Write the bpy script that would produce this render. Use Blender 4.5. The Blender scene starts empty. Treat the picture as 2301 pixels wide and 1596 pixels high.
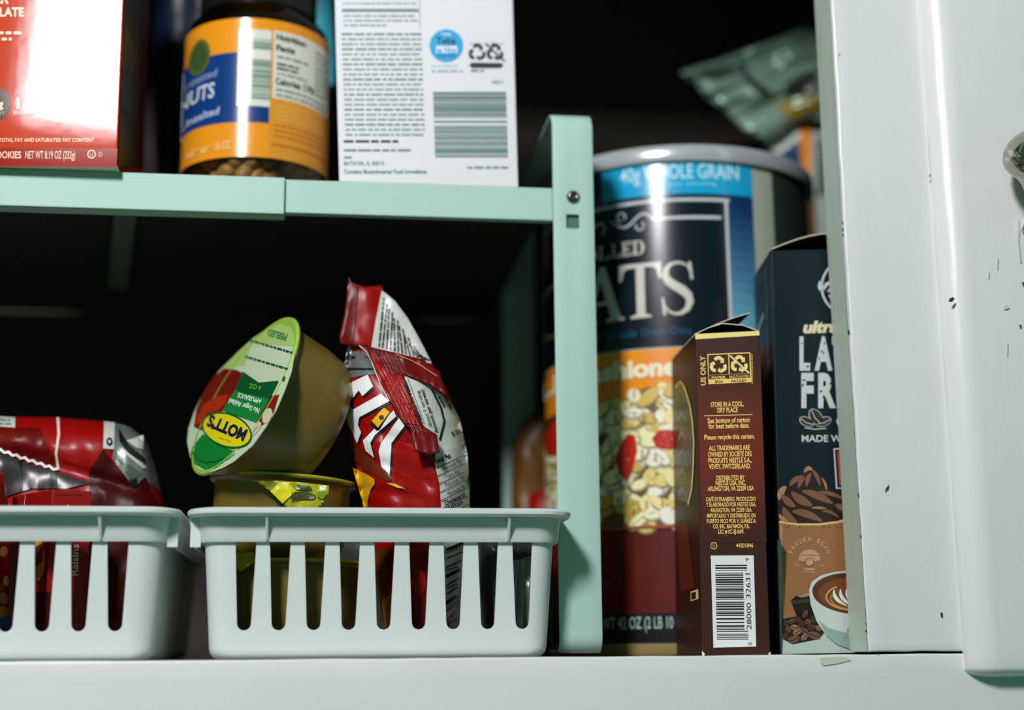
import bpy, bmesh, math, random
from mathutils import Vector, Matrix, noise
from mathutils.geometry import tessellate_polygon

# ------------------------------------------------------------------ camera
SC = bpy.context.scene
COL = SC.collection
FPX = 3283.0                                    # focal length in pixels of the 2301x1596 frame
YAW, PITCH, ROLL = math.radians(7.5), math.radians(11.7), 0.00845
FW = Vector((math.sin(YAW)*math.cos(PITCH), math.cos(YAW)*math.cos(PITCH), math.sin(PITCH)))
R0 = Vector((math.cos(YAW), -math.sin(YAW), 0))
U0 = R0.cross(FW)
RT = R0*math.cos(ROLL) - U0*math.sin(ROLL)
UP = U0*math.cos(ROLL) + R0*math.sin(ROLL)
CP = Vector((0, -0.63, 0.00144))
cam_data = bpy.data.cameras.new('camera')
cam = bpy.data.objects.new('camera', cam_data)
COL.objects.link(cam)
cam.matrix_world = Matrix(((RT.x, UP.x, -FW.x, CP.x), (RT.y, UP.y, -FW.y, CP.y), (RT.z, UP.z, -FW.z, CP.z), (0, 0, 0, 1)))
cam_data.sensor_width = 36.0
cam_data.lens = FPX/2301*36
cam_data.clip_start = 0.02
cam_data.dof.use_dof = True
cam_data.dof.focus_distance = 0.655
cam_data.dof.aperture_fstop = 3.0
SC.camera = cam

# ------------------------------------------------------------------ light
SC.view_settings.view_transform = 'Standard'
SC.view_settings.look = 'None'
SC.view_settings.exposure = 0.0
SC.view_settings.gamma = 1.0
SC.view_settings.use_curve_mapping = False
wd = bpy.data.worlds.new('kitchen_air')
SC.world = wd
wd.use_nodes = True
wd.node_tree.nodes['Background'].inputs[0].default_value = (0.22, 0.64, 0.46, 1)
wd.node_tree.nodes['Background'].inputs[1].default_value = 0.20
la = bpy.data.lights.new('kitchen_lamp', 'AREA')
la.shape = 'RECTANGLE'
la.size, la.size_y = 0.13, 0.20
la.energy = 12.5
la.color = (1.0, 0.96, 1.0)
lo = bpy.data.objects.new('kitchen_lamp', la)
COL.objects.link(lo)
lo.location = (-0.33, -0.85, 0.68)
lo.rotation_euler = (Vector((0.06, 0.03, 0.20)) - lo.location).to_track_quat('-Z', 'Y').to_euler()


# ------------------------------------------------------------------ measuring helpers
def ray(px, py):
    return FW + RT*((px-1150.5)/FPX) - UP*((py-798)/FPX)


def at(px, py, Y):
    d = ray(px, py)
    return CP + d*((Y-CP.y)/d.y)


def plane_map(P0, N, eps=0.00012):
    """surface map of a flat face: photo position + print layer -> point on the face"""
    N = N.normalized()
    if N.dot(CP-P0) < 0:
        N = -N

    def f(x, y, lay):
        d = ray(x, y)
        p = CP + d*((P0-CP).dot(N)/d.dot(N))
        return p + N*(eps*lay)
    return f


def cyl_map(ax, ay, r, xref, yref, eps=0.00015):
    """surface map of an upright cylinder, measured along its column xref"""
    def hit(d):
        ox, oy = CP.x-ax, CP.y-ay
        a = d.x*d.x+d.y*d.y
        b = 2*(ox*d.x+oy*d.y)
        c = ox*ox+oy*oy-r*r
        disc = max(b*b-4*a*c, 0)
        return (-b-math.sqrt(disc))/(2*a)

    def f(x, y, lay):
        d = ray(x, yref)
        p = CP + d*hit(d)
        d2 = ray(xref, y)
        z = (CP + d2*hit(d2)).z
        n = Vector((p.x-ax, p.y-ay, 0)).normalized()
        rr = r + eps*lay
        return Vector((ax+n.x*rr, ay+n.y*rr, z))
    return f


# ------------------------------------------------------------------ materials
def lin(c):
    c = c/255.0
    return c/12.92 if c <= 0.04045 else ((c+0.055)/1.055)**2.4


MATS = {}


def mat(name, rgb, rough=0.5, spec=0.5, metal=0.0, var=0.06, scale=60.0, bump=0.0, bscale=200.0, sss=0.0, k=1.0,
        coat=0.0, stretch=None):
    if name in MATS:
        return MATS[name]
    m = bpy.data.materials.new(name)
    m.use_nodes = True
    nt = m.node_tree
    b = nt.nodes['Principled BSDF']
    col = [min(0.95, lin(v)*k) for v in rgb]
    tc = nt.nodes.new('ShaderNodeTexCoord')
    src = tc.outputs['Object']
    if stretch:
        mp = nt.nodes.new('ShaderNodeMapping')
        mp.inputs['Scale'].default_value = stretch
        nt.links.new(src, mp.inputs['Vector'])
        src = mp.outputs['Vector']
    n = nt.nodes.new('ShaderNodeTexNoise')
    n.inputs['Scale'].default_value = scale
    n.inputs['Detail'].default_value = 4
    nt.links.new(src, n.inputs['Vector'])
    mx = nt.nodes.new('ShaderNodeMix')
    mx.data_type = 'RGBA'
    mx.inputs[6].default_value = [c*(1-var) for c in col]+[1]
    mx.inputs[7].default_value = [min(1, c*(1+var)) for c in col]+[1]
    nt.links.new(n.outputs['Fac'], mx.inputs[0])
    nt.links.new(mx.outputs[2], b.inputs['Base Color'])
    b.inputs['Roughness'].default_value = rough
    b.inputs['Specular IOR Level'].default_value = spec
    b.inputs['Metallic'].default_value = metal
    if coat:
        b.inputs['Coat Weight'].default_value = coat
        b.inputs['Coat Roughness'].default_value = 0.12
    if sss:
        b.inputs['Subsurface Weight'].default_value = sss
        b.inputs['Subsurface Radius'].default_value = (1, 1, 0.6)
        b.inputs['Subsurface Scale'].default_value = 0.004
    if bump:
        n2 = nt.nodes.new('ShaderNodeTexNoise')
        n2.inputs['Scale'].default_value = bscale
        n2.inputs['Detail'].default_value = 5
        nt.links.new(src, n2.inputs['Vector'])
        bp = nt.nodes.new('ShaderNodeBump')
        bp.inputs['Strength'].default_value = bump
        bp.inputs['Distance'].default_value = 0.0006
        nt.links.new(n2.outputs['Fac'], bp.inputs['Height'])
        nt.links.new(bp.outputs['Normal'], b.inputs['Normal'])
    MATS[name] = m
    return m


def ink(rgb, rough=0.45, k=1.25, spec=0.5):
    return mat('ink_%d_%d_%d_%d_%d_%d' % (*rgb, int(rough*100), int(k*100), int(spec*100)), rgb, rough=rough, k=k, var=0.04, spec=spec)


# ------------------------------------------------------------------ mesh builder
class MB:
    def __init__(s):
        s.v, s.f, s.m, s.s, s.mats = [], [], [], [], []

    def mi(s, m):
        if m not in s.mats:
            s.mats.append(m)
        return s.mats.index(m)

    def add(s, verts, faces, m, smooth=False):
        o = len(s.v)
        i = s.mi(m)
        s.v += [Vector(v) for v in verts]
        for f in faces:
            s.f.append([o+k for k in f])
            s.m.append(i)
            s.s.append(smooth)

    def add_bm(s, bm, m, smooth=False):
        bm.verts.index_update()
        s.add([v.co.copy() for v in bm.verts], [[v.index for v in f.verts] for f in bm.faces], m, smooth)
        bm.free()

    def box(s, x0, x1, y0, y1, z0, z1, m, bev=0.0, seg=2, smooth=False):
        pts = [(x0, y0, z0), (x1, y0, z0), (x1, y1, z0), (x0, y1, z0), (x0, y0, z1), (x1, y0, z1), (x1, y1, z1), (x0, y1, z1)]
        s.hexa(pts, m, bev, seg, smooth)

    def hexa(s, pts, m, bev=0.0, seg=2, smooth=False):
        bm = bmesh.new()
        vs = [bm.verts.new(p) for p in pts]
        for f in ((3, 2, 1, 0), (4, 5, 6, 7), (0, 1, 5, 4), (1, 2, 6, 5), (2, 3, 7, 6), (3, 0, 4, 7)):
            bm.faces.new([vs[i] for i in f])
        bmesh.ops.recalc_face_normals(bm, faces=bm.faces)
        if bev:
            bmesh.ops.bevel(bm, geom=bm.edges[:], offset=bev, segments=seg, profile=0.5, affect='EDGES')
        s.add_bm(bm, m, smooth)

    def lathe(s, prof, m, M=None, seg=96, mats=None):
        M = M or Matrix()
        vs, fs, ms = [], [], []
        n = len(prof)
        for k in range(seg):
            a = 2*math.pi*k/seg
            for r, z in prof:
                vs.append(M @ Vector((r*math.cos(a), r*math.sin(a), z)))
        for j in range(n-1):
            face = []
            for k in range(seg):
                k2 = (k+1) % seg
                face.append([k*n+j, k2*n+j, k2*n+j+1, k*n+j+1])
            fs.append(face)
        o = len(s.v)
        s.v += vs
        for j, face in enumerate(fs):
            i = s.mi(mats[j] if mats else m)
            for f in face:
                s.f.append([o+q for q in f])
                s.m.append(i)
                s.s.append(True)

    def build(s, name, parent=None, base=None):
        base = Vector(base) if base is not None else (Vector(parent.get('_base', (0, 0, 0))) if parent else Vector((0, 0, 0)))
        me = bpy.data.meshes.new(name)
        me.from_pydata([v-base for v in s.v], [], s.f)
        for m in s.mats:
            me.materials.append(m)
        me.polygons.foreach_set('material_index', s.m)
        me.polygons.foreach_set('use_smooth', s.s)
        me.validate()
        me.update()
        o = bpy.data.objects.new(name, me)
        COL.objects.link(o)
        if parent:
            o.parent = parent
            pb = Vector(PBASE[parent.name])
            for v in me.vertices:
                v.co += base-pb
            PBASE[o.name] = pb
        else:
            o.location = base
            PBASE[o.name] = base
        return o


PBASE = {}


def tag(o, label, cat, group=None):
    o['label'] = label
    o['category'] = cat
    if group:
        o['group'] = group
    return o


def thing(name, label, cat, base, group=None):
    o = bpy.data.objects.new(name, None)
    o.empty_display_size = 0.02
    COL.objects.link(o)
    o.location = base
    PBASE[o.name] = Vector(base)
    return tag(o, label, cat, group)


def normals(o, angle=35):
    bm = bmesh.new()
    bm.from_mesh(o.data)
    bmesh.ops.remove_doubles(bm, verts=bm.verts, dist=1e-6)
    bmesh.ops.recalc_face_normals(bm, faces=bm.faces)
    lim = math.radians(angle)
    for e in bm.edges:
        if len(e.link_faces) == 2:
            e.smooth = e.calc_face_angle(0) < lim
    bm.to_mesh(o.data)
    bm.free()
    return o


# ------------------------------------------------------------------ printing on surfaces
def cut_poly(poly, step):
    """fill a polygon (photo units), cut into cells of the given step"""
    tris = tessellate_polygon([[Vector((x, y, 0)) for x, y in poly]])
    return cut_tris([Vector((x, y, 0)) for x, y in poly], tris, step)


def cut_tris(verts, faces, step, both=True):
    bm = bmesh.new()
    vs = [bm.verts.new((v[0], v[1], 0)) for v in verts]
    for f in faces:
        try:
            bm.faces.new([vs[i] for i in f])
        except ValueError:
            pass
    if step:
        xs = [v[0] for v in verts]
        ys = [v[1] for v in verts]
        k = math.floor(min(xs)/step)+1
        while k*step < max(xs):
            bmesh.ops.bisect_plane(bm, geom=bm.verts[:]+bm.edges[:]+bm.faces[:], plane_co=(k*step, 0, 0), plane_no=(1, 0, 0), dist=1e-5)
            k += 1
        if both:
            k = math.floor(min(ys)/step)+1
            while k*step < max(ys):
                bmesh.ops.bisect_plane(bm, geom=bm.verts[:]+bm.edges[:]+bm.faces[:], plane_co=(0, k*step, 0), plane_no=(0, 1, 0), dist=1e-5)
                k += 1
    bm.verts.index_update()
    out = ([(v.co.x, v.co.y) for v in bm.verts], [[v.index for v in f.verts] for f in bm.faces])
    bm.free()
    return out


TXT = {}


def glyphs(s, bold):
    key = (s, bold)
    if key not in TXT:
        cu = bpy.data.curves.new('t', 'FONT')
        cu.body = s
        cu.size = 1
        cu.offset = bold
        cu.resolution_u = 3
        ob = bpy.data.objects.new('t', cu)
        COL.objects.link(ob)
        dg = bpy.context.evaluated_depsgraph_get()
        me = bpy.data.meshes.new_from_object(ob.evaluated_get(dg))
        TXT[key] = ([(v.co.x, v.co.y) for v in me.vertices], [list(p.vertices) for p in me.polygons])
        bpy.data.meshes.remove(me)
        bpy.data.objects.remove(ob)
        bpy.data.curves.remove(cu)
    return TXT[key]


CAPH = None


class Art:
    """printed artwork laid on a surface through its map"""

    def __init__(s, mb, fmap, step=None, both=False):
        s.mb, s.map, s.step, s.both = mb, fmap, step, both

    def raw(s, verts, faces, m, lay):
        if s.step:
            verts, faces = cut_tris(verts, faces, s.step, s.both)
        # keep faces toward the viewer side of the surface
        out = []
        for f in faces:
            a = sum(verts[f[i]][0]*verts[f[(i+1) % len(f)]][1]-verts[f[(i+1) % len(f)]][0]*verts[f[i]][1] for i in range(len(f)))
            out.append(f if a < 0 else f[::-1])
        s.mb.add([s.map(x, y, lay) for x, y in verts], out, m, s.step is not None)

    def poly(s, pts, m, lay=1):
        tris = tessellate_polygon([[Vector((x, y, 0)) for x, y in pts]])
        s.raw(pts, tris, m, lay)

    def rect(s, x0, y0, x1, y1, m, lay=1):
        s.raw([(x0, y0), (x1, y0), (x1, y1), (x0, y1)], [(0, 1, 2, 3)], m, lay)

    def ell(s, cx, cy, rx, ry, m, lay=1, rot=0, n=28):
        c, sn = math.cos(math.radians(rot)), math.sin(math.radians(rot))
        pts = []
        for k in range(n):
            a = 2*math.pi*k/n
            x, y = rx*math.cos(a), ry*math.sin(a)
            pts.append((cx+x*c-y*sn, cy+x*sn+y*c))
        s.raw(pts, [list(range(n))], m, lay)

    def ring(s, cx, cy, r, w, m, lay=1, n=40, a0=0, a1=360, ry=None):
        ry = ry or r
        pts = []
        for k in range(n+1):
            a = math.radians(a0+(a1-a0)*k/n)
            pts.append((cx+r*math.cos(a), cy+ry*math.sin(a)))
        s.line(pts, w, m, lay)

    def line(s, pts, w, m, lay=1, w1=None):
        w1 = w if w1 is None else w1
        n = len(pts)
        vs = []
        for i, (x, y) in enumerate(pts):
            a = pts[max(i-1, 0)]
            b = pts[min(i+1, n-1)]
            dx, dy = b[0]-a[0], b[1]-a[1]
            L = math.hypot(dx, dy) or 1
            ww = (w+(w1-w)*i/max(n-1, 1))/2
            vs += [(x-dy/L*ww, y+dx/L*ww), (x+dy/L*ww, y-dx/L*ww)]
        s.raw(vs, [(2*i, 2*i+1, 2*i+3, 2*i+2) for i in range(n-1)], m, lay)

    def text(s, t, x, y, h, m, w=None, al='c', rot=0, bold=0.0, shear=0.0, lay=2, sx=1.0):
        """baseline anchor x, y; cap height h; total width w"""
        global CAPH
        if CAPH is None:
            CAPH = max(v[1] for v in glyphs('H', 0.0)[0])
        vs, fs = glyphs(t, bold)
        if not vs:
            return
        x0, x1 = min(v[0] for v in vs), max(v[0] for v in vs)
        ky = h/CAPH
        kx = (w/(x1-x0)) if w else ky*sx
        off = {'l': 0, 'c': (x1-x0)/2, 'r': x1-x0}[al]
        c, sn = math.cos(math.radians(rot)), math.sin(math.radians(rot))
        out = []
        for gx, gy in vs:
            u = (gx-x0-off)*kx+gy*ky*shear
            v = -gy*ky
            out.append((x+u*c-v*sn, y+u*sn+v*c))
        s.raw(out, fs, m, lay)

    def greek(s, x0, y0, x1, y1, n, th, m, lay=1, seed=1, rot=0, short=()):
        """rows of small print too fine to read"""
        rnd = random.Random(seed)
        c, sn = math.cos(math.radians(rot)), math.sin(math.radians(rot))
        for i in range(n):
            y = y0+(y1-y0)*(i/(n-1) if n > 1 else 0)
            x = x0
            end = x1 if i not in short else x0+(x1-x0)*0.6
            while x < end-4:
                L = rnd.uniform(1.5, 6)*th
                e = min(x+L, end)
                q = []
                for xx, yy in ((x, y-th/2), (e, y-th/2), (e, y+th/2), (x, y+th/2)):
                    q.append((x0+(xx-x0)*c-(yy-y0)*sn, y0+(xx-x0)*sn+(yy-y0)*c))
                s.poly(q, m, lay)
                x = e+th*rnd.uniform(0.5, 0.9)

    def bars(s, x0, y0, x1, y1, m, horiz=True, seed=3, lay=2, unit=3.0, plan=None):
        rnd = random.Random(seed)
        p = y0 if horiz else x0
        end = y1 if horiz else x1
        while p < end-1:
            w = unit*rnd.choice((1, 1, 2, 2, 3))
            e = min(p+w, end)
            if horiz:
                s.rect(x0, p, x1, e, m, lay)
            else:
                s.rect(p, y0, e, y1, m, lay)
            p = e+unit*rnd.choice((0.7, 1, 1.5, 2.4))


def recycle(a, cx, cy, r, m, lay=2, slash=False, gap=14):
    """three chasing arrows in a triangle"""
    for k in range(3):
        # corner-rounded arm of the loop and its arrow head
        t0 = -90+120*k
        pts = []
        for q in (-34, -16, 0, 16, 34):
            an = math.radians(t0+q)
            rr_ = r*(0.72+0.16*math.cos(math.radians(q*2.6)))
            pts.append((cx+rr_*math.cos(an), cy+rr_*math.sin(an)))
        a.line(pts, r*0.40, m, lay)
        an = math.radians(t0+36)
        ex, ey = cx+r*0.70*math.cos(an), cy+r*0.70*math.sin(an)
        tx, ty = -math.sin(an), math.cos(an)
        nx, ny = math.cos(an), math.sin(an)
        a.poly([(ex+nx*r*0.38, ey+ny*r*0.38), (ex-nx*r*0.38, ey-ny*r*0.38), (ex+tx*r*0.40-nx*r*0.1, ey+ty*r*0.40-ny*r*0.1)], m, lay)
    if slash:
        a.line([(cx-r*1.1, cy-r*1.0), (cx+r*1.15, cy+r*1.05)], r*0.2, m, lay+1)


def seg_dist(px, py, poly):
    best = 1e9
    n = len(poly)
    for i in range(n):
        x0, y0 = poly[i]
        x1, y1 = poly[(i+1) % n]
        dx, dy = x1-x0, y1-y0
        L = dx*dx+dy*dy
        t = 0 if L == 0 else max(0, min(1, ((px-x0)*dx+(py-y0)*dy)/L))
        best = min(best, math.hypot(px-x0-t*dx, py-y0-t*dy))
    return best


class Pouch:
    """a filled bag: outline, depth of its mid plane, fullness and folds; front and back skins meet at the seam"""

    def __init__(s, poly, Y, bulge, reach, wr=0.0, ws=60.0, seed=0.0, fold=None):
        s.poly, s.Y, s.b, s.r, s.wr, s.ws, s.seed, s.fold = poly, Y, bulge, reach, wr, ws, seed, fold

    def mid(s, x, y):
        return s.Y(x, y) if callable(s.Y) else s.Y

    def half(s, x, y):
        d = min(seg_dist(x, y, s.poly)/s.r, 1.0)
        return s.b*math.sqrt(max(0, 1-(1-d)**2))

    def wrinkle(s, x, y):
        v = Vector((x/s.ws, y/s.ws*0.6, s.seed))
        n = noise.noise(v)+0.5*noise.noise(v*2.3)
        w = s.wr*n
        if s.fold:
            w += s.fold(x, y)
        return w

    def front(s, x, y, lay=0):
        h = s.half(x, y)
        k = min(1, h/(s.b*0.35)) if s.b > 0 else 1
        return at(x, y, s.mid(x, y)-h+s.wrinkle(x, y)*k-0.0005*lay)

    def body(s, mb, m, step=12):
        vs, fs = cut_poly(s.poly, step)
        edge = [seg_dist(x, y, s.poly) < 1e-3 for x, y in vs]
        F = [s.front(x, y) if not e else at(x, y, s.mid(x, y)) for (x, y), e in zip(vs, edge)]
        B, ix = [], []
        for i, (x, y) in enumerate(vs):
            if edge[i]:
                ix.append(i)
            else:
                ix.append(len(vs)+len(B))
                B.append(at(x, y, s.mid(x, y)+s.half(x, y)))
        ff = []
        for f in fs:
            a = sum(vs[f[i]][0]*vs[f[(i+1) % len(f)]][1]-vs[f[(i+1) % len(f)]][0]*vs[f[i]][1] for i in range(len(f)))
            ff.append(f if a < 0 else f[::-1])
        mb.add(F+B, ff+[[ix[i] for i in f[::-1]] for f in ff], m, True)

    def art(s, mb, step=12):
        return Art(mb, lambda x, y, l: s.front(x, y, l), step, True)


def crop(pts, ox, oy, k):
    return [(ox+x/k, oy+y/k) for x, y in pts]


Z0 = 0.0015                                     # top of the cabinet floor

# ------------------------------------------------------------------ the cabinet
paint = mat('white_cabinet_paint', (226, 229, 226), rough=0.3, var=0.04, scale=25, bump=0.35, bscale=90, k=1.0)
paint_v = mat('white_brushed_paint', (226, 229, 226), rough=0.27, var=0.05, scale=40, bump=0.30, bscale=130, k=1.0, stretch=(1, 1, 0.25))
paint_edge = mat('worn_edge_paint', (190, 205, 188), rough=0.5, var=0.12, scale=60, bump=0.5, bscale=160, stretch=(1, 1, 0.3))
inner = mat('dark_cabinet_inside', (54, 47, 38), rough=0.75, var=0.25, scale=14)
floorp = mat('cabinet_floor_paint', (150, 150, 140), rough=0.6, var=0.1)
chip = mat('bare_chipped_spot', (66, 54, 34), rough=0.8)
smudge = mat('yellowed_smudge', (204, 211, 192), rough=0.6)
crack = mat('paint_crack', (196, 205, 196), rough=0.7)

cab = thing('kitchen_cabinet', 'white painted kitchen cabinet with open front holding all the food', 'cabinet', (0, 0.15, 0))


def wavy_box(x0, x1, y0, y1, z0, z1, m, bev, nx, nz, amp, seed):
    """a painted board with hand-brushed, slightly uneven edges"""
    bm = bmesh.new()
    vs = [bm.verts.new(p) for p in ((x0, y0, z0), (x1, y0, z0), (x1, y1, z0), (x0, y1, z0), (x0, y0, z1), (x1, y0, z1), (x1, y1, z1), (x0, y1, z1))]
    for f in ((3, 2, 1, 0), (4, 5, 6, 7), (0, 1, 5, 4), (1, 2, 6, 5), (2, 3, 7, 6), (3, 0, 4, 7)):
        bm.faces.new([vs[i] for i in f])
    bmesh.ops.recalc_face_normals(bm, faces=bm.faces)
    bmesh.ops.bevel(bm, geom=bm.edges[:], offset=bev, segments=3, profile=0.5, affect='EDGES')
    for i in range(1, nx):
        bmesh.ops.bisect_plane(bm, geom=bm.verts[:]+bm.edges[:]+bm.faces[:], plane_co=(x0+(x1-x0)*i/nx, 0, 0), plane_no=(1, 0, 0))
    for i in range(1, nz):
        bmesh.ops.bisect_plane(bm, geom=bm.verts[:]+bm.edges[:]+bm.faces[:], plane_co=(0, 0, z0+(z1-z0)*i/nz), plane_no=(0, 0, 1))
    for v in bm.verts:
        p = Vector((v.co.x*90, 0, v.co.z*90+seed))
        v.co.z += amp*noise.noise(p)
        v.co.x += amp*noise.noise(p+Vector((7, 3, 1)))
        v.co.y += amp*0.5*noise.noise(p*0.5+Vector((1, 9, 4)))
    return bm


b = MB()
b.box(-0.42, 0.62, 0.0195, 0.33, -0.018, Z0-0.0006, floorp)
b.build('floor_board', cab)
b = MB()
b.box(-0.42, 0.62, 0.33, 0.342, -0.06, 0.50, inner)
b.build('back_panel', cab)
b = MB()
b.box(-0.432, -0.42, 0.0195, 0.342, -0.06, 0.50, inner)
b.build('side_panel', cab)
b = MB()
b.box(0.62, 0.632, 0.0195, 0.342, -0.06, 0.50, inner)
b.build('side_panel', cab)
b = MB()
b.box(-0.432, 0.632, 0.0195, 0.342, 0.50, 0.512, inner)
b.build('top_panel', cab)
b = MB()
b.add_bm(wavy_box(-0.45, 0.66, 0.0, 0.019, -0.07, Z0, paint, 0.0009, 90, 8, 0.0004, 3.1), paint, True)
a = Art(b, plane_map(Vector((0, -0.0002, 0)), Vector((0, -1, 0))))
for x, y, w, h, mm in ((1972, 1470, 4, 1.5, chip),):
    a.poly([(x-w, y), (x, y-h), (x+w, y), (x, y+h)], mm, 3)
a.poly([(1842, 1478), (1900, 1476), (1912, 1484), (1880, 1492), (1850, 1496), (1843, 1490)], smudge, 3)
b.build('bottom_rail', cab)
b = MB()
b.add_bm(wavy_box(-0.45, 0.66, 0.0, 0.019, 0.440, 0.52, paint, 0.0009, 30, 4, 0.0003, 1.7), paint, True)
b.build('top_rail', cab)
b = MB()
XS = 0.2400
b.add_bm(wavy_box(XS, 0.292, 0.0, 0.0185, Z0+0.0011, 0.440, paint_v, 0.0010, 6, 110, 0.00035, 5.3), paint_v, True)
a = Art(b, plane_map(Vector((XS-0.0003, 0, 0)), Vector((-1, 0, 0))))
rnd = random.Random(4)
a.poly([(1792, -720), (1825, -720), (1903, 700), (1935, 1200), (1950, 1462), (1911, 1466), (1885, 980), (1860, 560)], paint_edge, 1)
for y in (500, 515, 527, 745, 1112, 1205, 1402, 1418):
    xe = 1866+0.0585*y
    h = rnd.uniform(2, 6)
    a.poly([(xe-rnd.uniform(2, 4.5), y), (xe-1, y-h), (xe+0.5, y), (xe-1, y+h)], chip, 3)
a = Art(b, plane_map(Vector((0, -0.0004, 0)), Vector((0, -1, 0))))
for pts in ([(2112, 1378), (2117, 1376), (2118, 1386), (2114, 1388)], [(1883, 122), (1887, 121), (1886, 125)], [(1990, 1098), (1998, 1088), (1995, 1100), (1988, 1106)],
            [(2119, 574), (2124, 573), (2126, 584), (2121, 586)], [(2088, 392), (2091, 392), (2091, 398), (2088, 398)], [(2090, 404), (2093, 403), (2092, 410), (2089, 410)]):
    a.poly(pts, chip, 3)
b.build('stile', cab)

# overlay door at the right: board with a rounded front edge
DX0, DY, DR = 0.2835, -0.0105, 0.0100
DZ0 = -0.0045
door = None
b = MB()
prof = [(DX0, 0.0004), (DX0, -0.0012)]
for k in range(13):
    t = math.pi/2*k/12
    prof.append((DX0+DR*1.25*(1-math.cos(t)), DY+DR*0.92*(1-math.sin(t))))
nz = 60
vs, fs = [], []
for j in range(nz+1):
    z = DZ0+(0.42-DZ0)*j/nz
    for i, (x, y) in enumerate(prof):
        w = 0.00025*noise.noise(Vector((i*0.2, z*70, 2.0)))
        vs.append((x+w, y, z))
    vs.append((0.66, DY, z))
n = len(prof)+1
for j in range(nz):
    for i in range(n-1):
        fs.append((j*n+i, j*n+i+1, (j+1)*n+i+1, (j+1)*n+i))
# rounded under edge
bot = []
K = 8
for k in range(1, K+1):
    t = math.pi/2*k/K
    row = len(vs)
    for i, (x, y) in enumerate(prof+[(0.66, DY)]):
        d = max(0, -y)/abs(DY)
        vs.append((x, y+(0.0004-y)*(1-math.cos(t)), DZ0-0.0045*math.sin(t)*d))
    prev = 0 if k == 1 else row-n
    for i in range(n-1):
        fs.append((row+i, row+i+1, prev+i+1, prev+i))
b.add(vs, fs, paint_v, True)
a = Art(b, plane_map(Vector((0, DY-0.0002, 0)), Vector((0, -1, 0))))
for pts in ([(2132, 672), (2140, 668), (2144, 673), (2138, 680), (2130, 679)], [(2294, 636), (2301, 634), (2306, 640), (2298, 644)], [(2290, 730), (2294, 731), (2293, 737), (2289, 736)]):
    a.poly(pts, chip, 6)
for pts in ([(2286, 495), (2291, 496), (2289, 540), (2294, 590), (2290, 590), (2285, 542)], [(2240, 580), (2242, 580), (2241, 606), (2239, 606)], [(2219, 614), (2222, 610), (2221, 626), (2219, 626)], [(2262, 770), (2264, 770), (2263, 800), (2261, 800)]):
    a.poly(pts, crack, 5)
a.poly([(2252, 692), (2260, 685), (2268, 692), (2258, 697)], smudge, 5)
door = normals(b.build('door', cab), 50)

# metal knob on the door
nickel = mat('brushed_nickel', (168, 165, 150), rough=0.16, metal=1.0, var=0.05, scale=120)
b = MB()
kc = at(2349, 352, -0.034)
kd = (at(2352, 520, -0.0135)-kc).normalized()
kr = 0.0185
kp = []
for k in range(25):                             # dome with one groove inside its rim
    t = math.pi/2*k/24
    g_ = 0.0008*math.exp(-((k-18.5)/0.9)**2)
    kp.append(((0.0186-g_)*math.sin(t), (0.0135-g_)*math.cos(t)))
kp += [(0.0186, -0.0012), (0.0181, -0.0032), (0.0170, -0.0048), (0.0152, -0.0064), (0.0132, -0.0084), (0.0114, -0.0112), (0.0101, -0.0145), (0.0092, -0.0185), (0.0088, -0.0230),
       (0.0088, -0.0275), (0.0094, -0.0312), (0.0112, -0.0345), (0, -0.0350)]
q = (-kd).to_track_quat('Z', 'Y').to_matrix().to_4x4()
b.lathe(kp, nickel, Matrix.Translation(kc) @ q, 64)
kn = normals(b.build('knob', door), 60)
kn['label'] = 'nickel knob on the door'

# ------------------------------------------------------------------ metal shelf rack
mint = mat('mint_white_enamel', (174, 208, 196), rough=0.55, spec=0.25, var=0.03, scale=30, bump=0.05, bscale=400)
steel = mat('screw_steel', (120, 118, 105), rough=0.25, metal=1.0)
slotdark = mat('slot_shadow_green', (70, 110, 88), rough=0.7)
SZ = 0.2262                                     # top of the rack shelf
rack = thing('shelf_rack', 'pale mint metal shelf rack with rounded side legs', 'shelf rack', (-0.1, 0.14, Z0))
LX0, LX1 = 0.1098, 0.1300
b = MB()
b.box(-0.40, LX0-0.0002, 0.0450, 0.0465, SZ-0.0165, SZ, mint, 0.0004)
b.box(-0.40, LX0-0.0002, 0.0466, 0.3250, SZ-0.0014, SZ, mat('dark_shelf_sheet', (40, 46, 40), rough=0.6, var=0.1), 0.0003)  # sheet runs past the back legs, depth added to keep light off the back wall
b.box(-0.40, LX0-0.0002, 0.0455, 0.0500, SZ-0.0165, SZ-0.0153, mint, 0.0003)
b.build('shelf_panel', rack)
b = MB()
SX = at(639, 450, 0.0425).x
b.box(-0.42, SX, 0.0425, 0.0442, SZ-0.0180, SZ+0.0001, mint, 0.0005)
b.box(-0.42, SX, 0.0430, 0.0530, SZ-0.0180, SZ-0.0168, mint, 0.0003)
sl = b.build('shelf_sleeve', rack)
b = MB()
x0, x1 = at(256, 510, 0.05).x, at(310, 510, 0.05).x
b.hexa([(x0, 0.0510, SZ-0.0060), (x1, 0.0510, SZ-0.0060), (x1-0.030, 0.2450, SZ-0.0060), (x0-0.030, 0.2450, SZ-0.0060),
        (x0, 0.0510, SZ-0.0015), (x1, 0.0510, SZ-0.0015), (x1-0.030, 0.2450, SZ-0.0015), (x0-0.030, 0.2450, SZ-0.0015)], mat('shaded_mint_crossbar', (96, 106, 92), rough=0.7), 0.0004)  # mint bar under the shelf, its shade put into the colour
b.build('crossbar', rack)


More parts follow.
